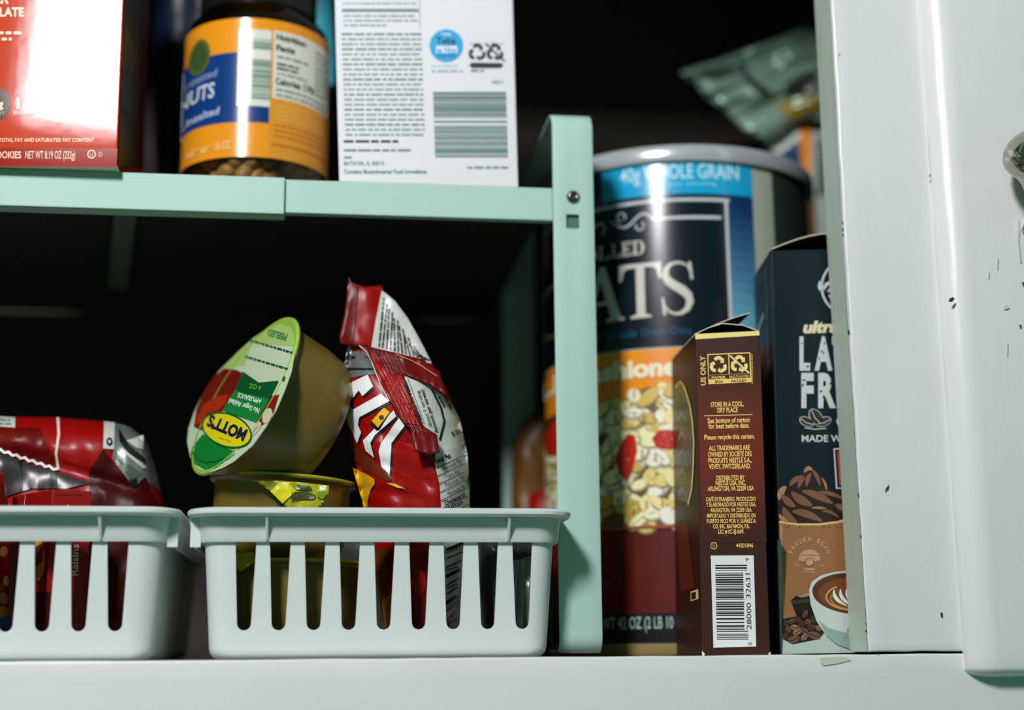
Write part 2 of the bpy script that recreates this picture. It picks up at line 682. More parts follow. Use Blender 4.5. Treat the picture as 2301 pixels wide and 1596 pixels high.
def strap(name, X0, X1):
    """one side of the rack: a flat strap bent into an arch from front foot to back foot, with a square hole"""
    zt = at(1280, 249, 0.047).z
    T = 0.0016
    path = []
    yf, yb = 0.0450, 0.2500
    rb, rt = 0.008, 0.011
    path.append((yf+0.030, Z0+T))
    path.append((yf+rb, Z0+T))
    for k in range(1, 9):
        t = math.pi/2*k/8
        path.append((yf+rb-rb*math.sin(t), Z0+T+rb-rb*math.cos(t)))
    hz0, hz1 = at(1287, 513, yf).z, at(1287, 482, yf).z
    hx0, hx1 = at(1273, 497, yf).x, at(1302, 497, yf).x
    z = Z0+T+rb
    path += [(yf, 0.06), (yf, 0.13), (yf, hz0), (yf, hz1)]
    hole = len(path)-2
    for k in range(0, 9):
        t = math.pi/2*k/8
        path.append((yf+rt-rt*math.cos(t), zt-rt+rt*math.sin(t)))
    for k in range(0, 9):
        t = math.pi/2*k/8
        path.append((yb-rt+rt*math.sin(t), zt-rt+rt*math.cos(t)))
    path += [(yb, 0.1)]
    for k in range(0, 9):
        t = math.pi/2*k/8
        path.append((yb-rb+rb*math.cos(t), Z0+T+rb-rb*math.sin(t)))
    path.append((yb-0.030, Z0+T))
    bm = bmesh.new()
    xs = [X0, hx0, hx1, X1]
    rows = [[bm.verts.new((x, y, zz)) for x in xs] for y, zz in path]
    for i in range(len(rows)-1):
        for j in range(3):
            if i == hole and j == 1:
                continue
            bm.faces.new((rows[i][j], rows[i][j+1], rows[i+1][j+1], rows[i+1][j]))
    bmesh.ops.recalc_face_normals(bm, faces=bm.faces)
    cy = 0.15
    f0 = bm.faces[:][20]
    if f0.normal.dot(f0.calc_center_median()-Vector((f0.calc_center_median().x, cy, 0.13))) < 0:
        bmesh.ops.reverse_faces(bm, faces=bm.faces[:])
    # thickness inward
    src = bm.faces[:]
    ret = bmesh.ops.solidify(bm, geom=src, thickness=T)
    bmesh.ops.recalc_face_normals(bm, faces=bm.faces)
    edges = [e for e in bm.edges if len(e.link_faces) == 2 and abs(e.calc_face_angle(0)-math.pi/2) < 0.1]
    bmesh.ops.bevel(bm, geom=edges, offset=0.0005, segments=2, profile=0.5, affect='EDGES')
    m = MB()
    m.add_bm(bm, mint, True)
    # plate added behind the hole, the slot's shadow put into its colour
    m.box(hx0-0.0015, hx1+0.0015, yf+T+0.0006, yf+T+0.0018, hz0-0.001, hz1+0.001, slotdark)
    return normals(m.build(name, rack), 40)


leg = strap('side_leg', LX0, LX1)
b = MB()
sc = at(1288, 443, 0.0449)
M = Matrix.Translation(sc) @ Matrix.Rotation(math.radians(90), 4, 'X')
rs = 0.0033
b.lathe([(0, 0.0006), (rs*0.3, 0.0006), (rs*0.42, 0.0019), (rs*0.75, 0.0016), (rs, 0.0004), (rs, 0.0), (0, 0)], steel, M, 32)
b.lathe([(0, 0.0007), (rs*0.30, 0.0007)], chip, M, 6)
s = b.build('screw', leg)
s['label'] = 'small steel screw head'

# ------------------------------------------------------------------ white slotted baskets
plastic = mat('white_basket_plastic', (214, 223, 219), rough=0.38, var=0.03, scale=40, bump=0.06, bscale=300, sss=0.12)


def rr(hw, y0, y1, r, z, n=8):
    """rounded rectangle, counter-clockwise from front left"""
    pts = []
    for cx, cy, a0 in ((hw-r, y0+r, -90), (hw-r, y1-r, 0), (-hw+r, y1-r, 90), (-hw+r, y0+r, 180)):
        for k in range(n+1):
            a = math.radians(a0+90*k/n)
            pts.append(Vector((cx+r*math.cos(a), cy+r*math.sin(a), z)))
    return pts


def loft(bm, rings, close=False):
    vr = [[bm.verts.new(p) for p in r] for r in rings]
    n = len(vr[0])
    m = len(vr)
    for i in range(m if close else m-1):
        A, B = vr[i], vr[(i+1) % m]
        for k in range(n):
            bm.faces.new((A[k], A[(k+1) % n], B[(k+1) % n], B[k]))
    return vr


def basket(label, xc, yfront, W, slots, tabs, ribs, group):
    """xc, W: centre and width over the rim; slots/ribs: x offsets from the centre"""
    root = thing('storage_basket', label, 'basket', (xc, yfront+0.11, Z0), group)
    H, D = 0.0640, 0.205
    hw = W/2-0.0072
    o = Vector((xc, yfront+0.0105, Z0))

    def body_ring(z, inset=0.0):
        t = (z/H)
        w = hw-0.0042*(1-t)-inset
        f = 0.0045*(1-t)+inset
        bk = D-0.0136-0.0045*(1-t)-inset
        return w, f, bk
    rings = []
    rb = 0.005
    w, f, bk = body_ring(rb)
    for k in range(6):
        t = math.pi/2*k/5
        ins = rb*(1-math.sin(t))*0.9
        rings.append(rr(w-ins, f+ins, bk-ins, 0.010-ins*0.5, rb*(1-math.cos(t))))
    for z in (0.02, 0.035, 0.05, H-0.0006):
        w, f, bk = body_ring(z)
        rings.append(rr(w, f, bk, 0.010, z))
    T = 0.0016
    inn = []
    for z in (H-0.0006, 0.05, 0.035, 0.02, rb, T):
        w, f, bk = body_ring(z, T)
        inn.append(rr(w, f, bk, 0.0088, z))
    bm = bmesh.new()
    vr = loft(bm, rings+inn)
    bm.faces.new(vr[0][::-1])
    bm.faces.new(vr[-1])
    bmesh.ops.recalc_face_normals(bm, faces=bm.faces)
    me = bpy.data.meshes.new('tub')
    bm.to_mesh(me)
    bm.free()
    tub = bpy.data.objects.new('tub', me)
    COL.objects.link(tub)
    # slot cutter
    bm = bmesh.new()
    zt, zb = 0.0505, 0.0122
    for sx in slots:
        wt, wb = 0.0045, 0.0030
        pts = [(sx-wt, zt), (sx-wb, zb+wb)]
        for k in range(1, 8):
            a = math.pi+math.pi*k/8
            pts.append((sx+wb*math.cos(a), zb+wb+wb*math.sin(a)))
        pts += [(sx+wb, zb+wb), (sx+wt, zt)]
        A = [bm.verts.new((x, -0.01, z)) for x, z in pts]
        B = [bm.verts.new((x, D+0.01, z)) for x, z in pts]
        bm.faces.new(A[::-1])
        bm.faces.new(B)
        for k in range(len(pts)):
            k2 = (k+1) % len(pts)
            bm.faces.new((A[k], A[k2], B[k2], B[k]))
    bmesh.ops.recalc_face_normals(bm, faces=bm.faces)
    mc = bpy.data.meshes.new('cut')
    bm.to_mesh(mc)
    bm.free()
    cut = bpy.data.objects.new('cut', mc)
    COL.objects.link(cut)
    md = tub.modifiers.new('slots', 'BOOLEAN')
    md.operation = 'DIFFERENCE'
    md.solver = 'EXACT'
    md.object = cut
    dg = bpy.context.evaluated_depsgraph_get()
    dg.update()
    me2 = bpy.data.meshes.new_from_object(tub.evaluated_get(dg))
    bpy.data.objects.remove(tub)
    bpy.data.objects.remove(cut)
    m = MB()
    m.add([v.co+o for v in me2.vertices], [list(p.vertices) for p in me2.polygons], plastic, True)
    normals(m.build('tub', root), 30)
    # rim: flange and skirt band swept round the tub
    prof = [(-T, H-0.002), (0.0, 0.0502), (0.0018, 0.0497), (0.0023, 0.0505), (0.0026, H-0.0034), (0.0060, H-0.0034), (0.0067, H-0.0026), (0.0067, H-0.0012), (0.0058, H-0.0002), (0.0035, H+0.0003), (0.0, H+0.0004), (-T-0.0002, H)]
    rings = []
    for oo, z in prof:
        w, f, bk = body_ring(min(z, H))
        rings.append(rr(w+oo, f-oo*(1.0 if oo < 0.003 else 1.57), bk+oo, 0.010+oo, z))
    bm = bmesh.new()
    loft(bm, rings, True)
    bmesh.ops.recalc_face_normals(bm, faces=bm.faces)
    for v in bm.verts:
        v.co += o
    m = MB()
    m.add_bm(bm, plastic, True)
    for rx in ribs:
        w, f, bk = body_ring(0.055)
        x = xc+rx
        y = o.y+f
        m.hexa([(x-0.0006, y-0.0024, 0.0502+Z0), (x+0.0006, y-0.0024, 0.0502+Z0), (x+0.0006, y, 0.0502+Z0), (x-0.0006, y, 0.0502+Z0),
                (x-0.0006, y-0.0092, H-0.003+Z0), (x+0.0006, y-0.0092, H-0.003+Z0), (x+0.0006, y, H-0.003+Z0), (x-0.0006, y, H-0.003+Z0)], plastic, 0.0002)
    normals(m.build('rim', root), 40)
    for sgn in tabs:
        m = MB()
        x1 = xc+sgn*(W/2-0.0011)
        x0 = x1-sgn*0.0013
        pts = []
        yf = o.y+0.004
        m.hexa([(x0-sgn*0.002, yf+0.012, 0.048+Z0), (x1-sgn*0.002, yf+0.012, 0.048+Z0), (x1-sgn*0.002, yf+0.15, 0.048+Z0), (x0-sgn*0.002, yf+0.15, 0.048+Z0),
                (x0, yf, H-0.002+Z0), (x1, yf, H-0.002+Z0), (x1, yf+0.16, H-0.002+Z0), (x0, yf+0.16, H-0.002+Z0)], plastic, 0.0004)
        w, f, bk = body_ring(0.055)
        xi = xc+sgn*w
        lo, hi = sorted((xi+sgn*0.001, x1-sgn*0.001))
        m.box(lo, hi, yf+0.002, yf+0.0036, 0.0478+Z0, H-0.002+Z0, plastic, 0.0003)
        normals(m.build('handle', root), 40)
    return root


xl, xr = at(410, 1158, 0.003).x, at(1299, 1162, 0.003).x
W1 = xr-xl
xc1 = (xl+xr)/2
sl1 = [at(px, 1320, 0.011).x-xc1 for px in (549, 627, 706, 785, 864, 943, 1021, 1099, 1177)]
rb1 = [at(px, 1195, 0.006).x-xc1 for px in (599, 1146)]
basket('white plastic basket with tall slots holding the applesauce cups and red chip bag', xc1, 0.003, W1, sl1, (-1,), rb1, 'white slotted baskets')
xr2 = at(405, 1158, 0.002).x
xc2 = xr2-W1/2
sl2 = [at(258-82.5*k, 1320, 0.010).x-xc2 for k in range(9)]
rb2 = [at(px, 1195, 0.005).x-xc2 for px in (222, -345)]
basket('white slotted basket holding the small red raisin box, cut off at the left', xc2, 0.002, W1, sl2, (1,), rb2, 'white slotted baskets')


# ------------------------------------------------------------------ cartons
def carton(mb, BL, BR, TL, TR, back, m, bev=0.0004):
    pts = [BL, BR, BR+back, BL+back, TL, TR, TR+back, TL+back]
    mb.hexa(pts, m, bev, 2)
    return plane_map(BL, (BR-BL).cross(TL-BL)), plane_map(BL, back.cross(TL-BL))


def sheet(mb, rows, T, m, medge=None):
    """thin board: rows of points, given thickness, pale cut edge"""
    n, k = len(rows), len(rows[0])
    nrm = (rows[-1][0]-rows[0][0]).cross(rows[0][-1]-rows[0][0]).normalized()*T
    top = [p+nrm*0.5 for r in rows for p in r]
    low = [p-nrm*0.5 for r in rows for p in r]
    N = len(top)
    fs, es = [], []
    for i in range(n-1):
        for j in range(k-1):
            q = (i*k+j, i*k+j+1, (i+1)*k+j+1, (i+1)*k+j)
            fs.append(q)
            fs.append(tuple(N+x for x in q[::-1]))
    rim = [j for j in range(k)]+[i*k+k-1 for i in range(1, n)]+[(n-1)*k+j for j in range(k-2, -1, -1)]+[i*k for i in range(n-2, 0, -1)]
    for a, c in zip(rim, rim[1:]+rim[:1]):
        es.append((a, c, N+c, N+a))
    mb.add(top+low, fs, m, True)
    mb.add(top+low, es, medge or m, False)


board_edge = mat('pale_board_edge', (214, 208, 186), rough=0.7, k=1.1)

# --- brown coffee stick box
brown = mat('dark_brown_carton', (54, 24, 14), rough=0.45, spec=0.3, k=1.15, var=0.12, scale=25, bump=0.06, bscale=500)
inside_dk = mat('carton_inside', (40, 34, 24), rough=0.85)
BLc, BRc = at(1578, 1474, 0.014), at(1731, 1472, 0.009)
BLc.z = BRc.z = Z0
TLc, TRc = at(1563, 750, 0.014), at(1706, 743, 0.009)
backv = Vector((at(1511, 1000, 0.074).x-at(1568, 1000, 0.0135).x, 0.060, 0))
cof = thing('coffee_stick_box', 'slim dark brown coffee carton with gold print and barcode beside the oats canister', 'box', (0.185, 0.043, Z0))
b = MB()
fm, lm = carton(b, BLc, BRc, TLc, TRc, backv, brown)
a = Art(b, fm)
gold = ink((238, 196, 104), k=1.15)
palegold = ink((236, 214, 132), k=1.1)
glow = ink((122, 44, 20), k=1.15)
glow2 = ink((98, 36, 20), k=1.15)
black = ink((14, 12, 10), k=1)
white = ink((228, 230, 230), k=1.05)
a.poly([(1562, 751), (1706, 744), (1706.5, 754), (1562.5, 763)], palegold, 2)
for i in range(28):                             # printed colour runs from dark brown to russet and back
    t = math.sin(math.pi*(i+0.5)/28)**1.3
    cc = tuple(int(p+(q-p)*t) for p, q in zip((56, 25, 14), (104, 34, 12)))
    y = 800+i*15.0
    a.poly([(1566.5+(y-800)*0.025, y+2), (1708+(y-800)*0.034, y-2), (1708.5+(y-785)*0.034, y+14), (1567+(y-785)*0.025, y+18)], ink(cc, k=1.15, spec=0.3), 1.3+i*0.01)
SL = -2.2
a.text('US ONLY', 1586, 866, 11, gold, w=66, al='l', rot=-91.5, bold=0.02)
a.poly([(1589, 796), (1686, 792), (1689, 859), (1592, 864)], gold, 2)
a.poly([(1591.5, 798.5), (1636, 796.5), (1637, 841), (1592.5, 843)], brown, 3)
a.poly([(1638.5, 796.5), (1683.5, 794.5), (1685, 839), (1639.5, 841)], brown, 3)
a.poly([(1592.5, 844), (1685, 840), (1685.3, 849), (1593, 853)], brown, 3)
recycle(a, 1614, 821, 19, palegold, 4)
recycle(a, 1661, 819, 19, palegold, 4, slash=True)
a.text('PAPER', 1615, 851.5, 5.5, gold, w=32, rot=SL, bold=0.02, lay=4)
a.text('MULTI-LAYER', 1661, 849, 5.0, gold, w=44, rot=SL, bold=0.01, lay=4)
a.text('BOX', 1615.5, 861, 5.5, brown, w=18, rot=SL, bold=0.01, lay=4)
a.text('PACKET', 1660, 859, 5.5, brown, w=34, rot=SL, bold=0.01, lay=4)
a.text('how2recycle.info', 1692, 862, 4.5, gold, w=66, al='l', rot=-91, lay=3)
LN = [('STORE IN A COOL,', 1634, 914, 10.5, 74), ('DRY PLACE', 1635, 927, 10.5, 46),
      ('See bottom of carton', 1637, 950, 11, 94), ('for best before date.', 1638, 962.5, 11, 92), ('Please recycle this carton.', 1639, 987, 10.5, 113),
      ('ALL TRADEMARKS ARE', 1639, 1012, 10.5, 92), ('OWNED BY SOCI\u00c9T\u00c9 DES', 1640, 1026, 10.5, 98), ('PRODUITS NESTL\u00c9 S.A.,', 1640, 1040, 10.5, 97), ('VEVEY, SWITZERLAND.', 1640, 1053.5, 10.5, 94),
      ('DISTRIBUTED BY', 1641, 1079, 10, 64), ('NESTL\u00c9 USA, INC.', 1642, 1090.5, 10, 68), ('ARLINGTON, VA 22209 USA', 1642, 1103, 10, 104),
      ('CAF\u00c9 EXTRANJERO. PRODUCIDO', 1642, 1126.5, 9, 112), ('Y ELABORADO POR NESTL\u00c9 USA,', 1642.5, 1138.5, 9, 112), ('ARLINGTON, VA 22209 USA.', 1643, 1151, 9, 94), ('IMPORTADO Y DISTRIBUIDO EN', 1643, 1163.5, 9, 109),
      ('PUERTO RICO POR V. SU\u00c1REZ &', 1643, 1175.5, 9, 110), ('CO. INC. BAYAM\u00d3N, P.R.', 1643, 1187.5, 9, 82), ('LIC # IC-SJ-069.', 1643, 1199.5, 9, 58)]
for t, x, y, h, w in LN:
    a.text(t, x, y, h, gold, w=w, rot=SL*(1300-y)/700*1.3, bold=0.022)
a.line([(1582, 935), (1691, 932)], 1.6, gold, 2)
a.ring(1604, 1227, 7, 1.6, gold, 2, n=24)
a.text('U', 1604, 1230.5, 6.5, gold, w=5)
a.text('44201846', 1673, 1230.5, 9, gold, w=39, bold=0.02)
a.poly([(1597, 1249), (1693.5, 1248.5), (1699, 1453), (1603, 1456)], white, 2)
rnd = random.Random(12)
y = 1270.0
i = 0
while y < 1436:
    h = rnd.choice((1.3, 1.3, 1.6, 2.6, 3.6))
    xa = 1607+(y-1270)*0.022
    xb = (1678 if (y < 1286 or y > 1418) else 1669.5)+(y-1270)*0.022
    a.poly([(xa, y), (xb, y-0.3), (xb, y+h-0.3), (xa, y+h)], black, 3)
    y += h+rnd.choice((1.6, 2.0, 2.6, 5.0))
a.text('9', 1683.5, 1260, 8.5, black, rot=-90, al='l', lay=3)
a.text('32631', 1686.5, 1345, 10.5, black, w=56, rot=-91, al='l', lay=3)
a.text('28000', 1688.5, 1415, 10.5, black, w=60, rot=-91, al='l', lay=3)
a.text('0', 1689.5, 1449.5, 8.5, black, rot=-90, al='l', lay=3)
a.poly([(1577, 1463), (1584, 1470), (1582, 1474), (1578, 1474)], white, 3)
a.poly([(1728, 1467), (1731, 1465), (1731, 1472), (1726, 1471)], white, 3)
L = Art(b, lm)
oval = ink((12, 10, 8), rough=0.3, k=1)
L.poly([(1513, 880), (1521, 866), (1530, 858), (1538, 870), (1544, 887), (1551, 912), (1556, 940), (1560, 991), (1559, 1040), (1555, 1100), (1548, 1130), (1516, 1120)], oval, 1)
L.line([(1519, 872), (1524, 862), (1530, 857), (1538, 869), (1544, 887), (1551, 912), (1556, 940), (1560, 991), (1559, 1040), (1555, 1100), (1547, 1135)], 3.5, palegold, 2)
for k in range(5):
    yy = 925+k*42
    L.line([(1526, yy+22), (1532, yy+4), (1537, yy), (1534, yy+16), (1540, yy+10), (1543, yy+20)], 2.2, ink((176, 170, 140)), 2)
L.poly([(1553, 1330), (1570, 1324), (1571, 1346), (1553, 1352)], palegold, 2)
L.poly([(1555, 1333), (1565, 1330), (1565, 1345), (1555, 1348)], brown, 3)
L.poly([(1520, 1180), (1545, 1178), (1560, 1320), (1530, 1330)], glow2, 1)
b.build('carton', cof)
b = MB()
rows = []
tl, tr = TLc.copy(), TRc.copy()
for i in range(2):
    bk = backv*(0.03 if i == 0 else 0.96)
    rows.append([tl+bk+Vector((0, 0, 0.0002)), tl+bk+(at(1625, 725, 0.0115)-tl)*0.5+Vector((0, 0, 0.0006)), at(1625, 725, 0.0115)+bk, at(1672, 729, 0.0105)+bk, tr+bk+Vector((0, 0, 0.0002))])
sheet(b, rows, 0.0004, inside_dk, board_edge)
b.build('tuck_flap', cof)
b = MB()
hn = at(1686, 703, 0.020)
e0 = tl+backv*0.05
rows = [[e0+(hn-e0)*t+Vector((0, 0, 0.0010*math.sin(math.pi*t))) for t in (0, 0.25, 0.5, 0.75, 1.0)],
        [e0+backv*0.9+(hn-e0)*t+Vector((0, 0, 0.0010*math.sin(math.pi*t))) for t in (0, 0.25, 0.5, 0.75, 1.0)]]
sheet(b, rows, 0.0004, inside_dk, board_edge)
b.build('top_flap', cof)

# --- blue-black frappe mix box
bb = mat('blue_black_carton', (16, 36, 42), rough=0.5, spec=0.3, k=1.0, var=0.12, scale=30, bump=0.05, bscale=500)
P1, P2 = at(1757, 1470, 0.024), at(1985, 1466, 0.030)
P1.z = P2.z = Z0
P3, P4 = at(1733, 563, 0.024), at(1962, 558, 0.030)
bk2 = Vector((0.0065, 0.050, 0))
fr = thing('frappe_mix_box', 'dark blue coffee drink box picturing a frothy cup, standing against the cabinet stile', 'box', (0.235, 0.055, Z0))
b = MB()
fm, lm = carton(b, P1, P2, P3, P4, bk2, bb)
a = Art(b, fm)
cream = ink((226, 228, 222), k=1.05)
chalk = ink((208, 214, 214), k=1.05)
a.ring(1907, 645, 61, 5, chalk, 2, a0=0, a1=360, n=60, ry=62)
a.text('S', 1868, 657, 30, chalk, rot=-85, al='l', bold=0.03, w=24)
a.line([(1862, 663), (1867, 672)], 3, chalk, 2)
a.text('ultra', 1803, 748, 24, palegold, w=80, al='l', shear=0.25, bold=0.055, lay=2, rot=-1.5)
a.text('ultra', 1804, 747, 24, cream, w=78, al='l', shear=0.25, bold=0.015, lay=3, rot=-1.5)


def stamp(letters, y, h, lay=2):
    """worn block capitals"""
    for ch, xx, ww in letters:
        a.text(ch, xx, y, h, chalk, w=ww, al='l', bold=0.045, lay=lay)


stamp((('L', 1796, 24), ('A', 1830, 40), ('T', 1869, 38), ('T', 1909, 38), ('E', 1952, 26)), 829, 68)
stamp((('F', 1800, 28), ('R', 1838, 40), ('A', 1880, 42), ('P', 1926, 36)), 913, 70)
rnd = random.Random(8)
for x, y, r in ((1801, 772, 1.5), (1814, 824, 2), (1845, 790, 1.8), (1840, 806, 1.5), (1852, 772, 1.6), (1866, 800, 2), (1806, 855, 2), (1803, 866, 2), (1844, 880, 2), (1849, 893, 1.6), (1866, 862, 2), (1869, 876, 1.7)):
    a.ell(x, y, r, r*1.8, bb, 3, rot=rnd.uniform(0, 90), n=8)
bean = ink((52, 40, 36))
for cx, cy, rx, ry, ro in ((1833, 938, 20, 12, 55), (1812, 948, 16, 9, 25), (1850, 948, 17, 9, -20)):
    a.ell(cx, cy, rx+1.5, ry+1.5, chalk, 2, rot=ro)
    a.ell(cx, cy, rx, ry, bean, 3, rot=ro)
    c, s_ = math.cos(math.radians(ro)), math.sin(math.radians(ro))
    a.line([(cx-rx*c*0.9, cy-rx*s_*0.9), (cx-3*s_, cy+3*c), (cx+rx*c*0.9, cy+rx*s_*0.9)], 1.6, chalk, 4)
a.line([(1808, 962), (1830, 965), (1856, 963)], 2, chalk, 2)
a.ell(1895, 947, 16, 14, chalk, 2)
a.text('MADE WITH', 1801, 993, 14.5, chalk, w=124, al='l', bold=0.02)
a.poly([(1872, 1008), (1960, 1004), (1960, 1095), (1878, 1099)], chalk, 2)
a.poly([(1875, 1011), (1960, 1007), (1960, 1092), (1881, 1096)], ink((40, 26, 20)), 3)
a.poly([(1880, 1015), (1960, 1012), (1960, 1088), (1885, 1091)], ink((150, 84, 46)), 4)
# whipped swirl
sw = ink((40, 28, 24))
sw2 = ink((122, 82, 62))
sw3 = ink((164, 120, 92))
a.poly([(1748, 1140), (1750, 1112), (1760, 1098), (1770, 1093), (1776, 1080), (1788, 1072), (1798, 1066), (1806, 1054), (1815, 1048), (1822, 1048), (1832, 1056), (1842, 1068), (1852, 1078), (1858, 1092), (1868, 1102), (1888, 1103), (1900, 1112), (1903, 1168), (1870, 1176), (1830, 1178), (1780, 1176), (1751, 1172)], sw, 2)


def swoosh(pts, w, m, lay=3):
    """a tapering curved dab of cream"""
    (x0, y0), (x1, y1), (x2, y2) = pts
    P = []
    for k in range(11):
        t = k/10
        P.append(((1-t)**2*x0+2*t*(1-t)*x1+t*t*x2, (1-t)**2*y0+2*t*(1-t)*y1+t*t*y2))
    up, dn = [], []
    for k, (x, y) in enumerate(P):
        t = k/10
        q = P[min(k+1, 10)]
        p0 = P[max(k-1, 0)]
        dx, dy = q[0]-p0[0], q[1]-p0[1]
        Ln = math.hypot(dx, dy) or 1
        ww = w*math.sin(math.pi*(0.08+0.84*t))/2
        up.append((x-dy/Ln*ww, y+dx/Ln*ww))
        dn.append((x+dy/Ln*ww, y-dx/Ln*ww))
    a.poly(up+dn[::-1], m, lay)


for pts, w, m_ in ((((1806, 1062), (1816, 1046), (1824, 1058)), 10, sw3), (((1774, 1092), (1784, 1074), (1808, 1072)), 13, sw2), (((1793, 1098), (1797, 1080), (1808, 1074)), 9, sw2), (((1812, 1094), (1812, 1074), (1822, 1064)), 10, sw2),
                   (((1824, 1056), (1836, 1068), (1842, 1092)), 8, sw2), (((1846, 1074), (1856, 1088), (1856, 1102)), 5, sw3), (((1750, 1124), (1752, 1102), (1766, 1094)), 15, sw3), (((1756, 1112), (1770, 1132), (1786, 1138)), 16, sw2),
                   (((1778, 1106), (1796, 1126), (1824, 1136)), 19, sw2), (((1802, 1104), (1836, 1110), (1870, 1132)), 17, sw2), (((1836, 1106), (1868, 1106), (1898, 1124)), 9, sw2), (((1876, 1134), (1890, 1142), (1902, 1146)), 14, sw2),
                   (((1760, 1140), (1762, 1160), (1790, 1174)), 16, sw2), (((1780, 1150), (1810, 1150), (1846, 1172)), 17, sw2), (((1750, 1156), (1756, 1168), (1772, 1174)), 10, sw3), (((1846, 1150), (1866, 1146), (1884, 1164)), 7, sw2), (((1822, 1142), (1840, 1140), (1856, 1144)), 5, sw3)):
    swoosh(pts, w, m_)
cupm = ink((146, 100, 62))
a.poly([(1750, 1173), (1790, 1178), (1840, 1178), (1880, 1173), (1908, 1166), (1920, 1290), (1880, 1386), (1758, 1392), (1752, 1260)], cupm, 2)
a.line([(1750, 1173), (1790, 1179), (1840, 1179), (1880, 1174), (1908, 1167)], 5, ink((214, 178, 116)), 3)
a.poly([(1752, 1180), (1757, 1181), (1762, 1389), (1758, 1391)], ink((176, 134, 92)), 3)
for x in (1765, 1771, 1796, 1850, 1862, 1880, 1888):
    a.ell(x, 1184, 2.5, 1.8, sw2, 4, n=8)
lt = ink((186, 146, 108))
for k, ch in enumerate('FROZEN BEAN'):
    an = math.radians(-158+13.6*k)
    if ch != ' ':
        a.text(ch, 1818+40*math.cos(an), 1257+40*math.sin(an), 10, lt, rot=math.degrees(an)+90, bold=0.03, w=7.5, lay=4)
a.poly([(1794, 1260), (1797, 1245), (1806, 1237), (1818, 1235), (1830, 1237), (1839, 1245), (1842, 1260), (1830, 1262), (1806, 1262)], lt, 3)
a.line([(1798, 1248), (1838, 1248)], 1.5, cupm, 4)
a.ell(1818, 1264, 11, 10, cupm, 4)
a.ell(1818, 1264, 8, 7.5, lt, 5)
a.rect(1806, 1277, 1830, 1282, lt, 3)
a.rect(1802, 1285, 1834, 1287, lt, 3)
a.line([(1784, 1266), (1790, 1272), (1798, 1270)], 1.5, lt, 3)
a.line([(1838, 1270), (1846, 1272), (1852, 1266)], 1.5, lt, 3)
# table top, chocolate, beans and white cup
a.poly([(1757, 1388), (1985, 1380), (1985, 1466), (1757, 1470)], ink((196, 214, 204), k=0.95), 2)
a.poly([(1776, 1350), (1790, 1338), (1812, 1334), (1834, 1340), (1850, 1420), (1800, 1410), (1784, 1372)], ink((26, 20, 18)), 4)
a.poly([(1788, 1340), (1812, 1333), (1830, 1338), (1800, 1343)], ink((150, 130, 108)), 5)
a.poly([(1776, 1350), (1818, 1346), (1820, 1354), (1780, 1358)], ink((58, 46, 40)), 5)
a.poly([(1757, 1392), (1790, 1385), (1812, 1372), (1830, 1376), (1852, 1420), (1840, 1436), (1780, 1448), (1758, 1436)], ink((34, 24, 20)), 4)
for cx, cy, rx, ry, ro, cc in ((1766, 1400, 8, 5, 20, 0), (1778, 1396, 8, 5, -30, 1), (1792, 1392, 9, 5, 40, 0), (1808, 1380, 10, 5, -60, 1), (1770, 1414, 8, 5, 60, 1), (1784, 1410, 9, 6, 10, 2), (1800, 1404, 9, 6, -40, 0), (1815, 1398, 8, 6, 20, 1), (1828, 1392, 8, 6, 70, 0),
                               (1790, 1420, 11, 7, -35, 2), (1806, 1418, 9, 6, 30, 1), (1822, 1410, 10, 6, -10, 0), (1782, 1437, 14, 8, -15, 1), (1764, 1430, 9, 6, -70, 0), (1828, 1428, 15, 8, 15, 1), (1806, 1432, 9, 6, -45, 2), (1838, 1412, 8, 5, 40, 2)):
    a.ell(cx, cy, rx, ry, ink(((74, 52, 42), (104, 72, 54), (140, 104, 76))[cc]), 5, rot=ro, n=16)
    c, s_ = math.cos(math.radians(ro)), math.sin(math.radians(ro))
    a.line([(cx-rx*c*0.8, cy-rx*s_*0.8), (cx-ry*0.25*s_, cy+ry*0.25*c), (cx+rx*c*0.8, cy+rx*s_*0.8)], 1.3, ink((30, 22, 18)), 6)
mug = ink((208, 222, 214), k=1.0)
mugd = ink((150, 186, 174), k=0.95)
a.poly([(1816, 1326), (1822, 1308), (1842, 1294), (1872, 1286), (1905, 1283), (1985, 1286), (1985, 1462), (1905, 1458), (1880, 1449), (1856, 1430), (1834, 1398), (1820, 1360)], mug, 7)
a.poly([(1836, 1392), (1860, 1412), (1905, 1424), (1985, 1420), (1985, 1462), (1905, 1458), (1880, 1449), (1856, 1430)], mugd, 8)
a.ell(1916, 1334, 93, 46, ink((84, 44, 24)), 8, rot=4, n=48)
a.ell(1918, 1338, 82, 39, ink((112, 62, 32)), 9, rot=4, n=48)
a.ring(1920, 1342, 66, 3.5, ink((196, 150, 92)), 10, ry=30, a0=60, a1=230)
a.ring(1922, 1346, 58, 2.5, ink((178, 128, 76)), 10, ry=24, a0=40, a1=200)
for k in range(4):
    swoosh((((1872+k*14, 1326-k*1)), (1866+k*15, 1346), (1900+k*13, 1362)), 8, ink((214, 222, 204)), 11)
a.text('frozen', 1900, 1436, 7, ink((120, 160, 150)), rot=-75, al='l', w=26, lay=9)
L = Art(b, lm)
L.line([(1722, 600), (1724, 700), (1733, 1000), (1741, 1200)], 1.2, ink((92, 110, 112)), 2)
L.line([(1672, 676), (1719, 606), (1720, 618), (1680, 680)], 1.2, ink((86, 104, 96)), 2)
L.poly([(1740, 1215), (1757, 1212), (1758, 1470), (1744, 1470)], ink((96, 124, 112)), 2)
L.poly([(1700, 745), (1716, 700), (1718, 712), (1704, 752)], ink((120, 138, 112)), 2)
for k in range(9):
    yy = 690+k*80
    L.rect(1725+(yy-690)*0.026, yy, 1727+(yy-690)*0.026, yy+30, ink((52, 64, 66)), 3)
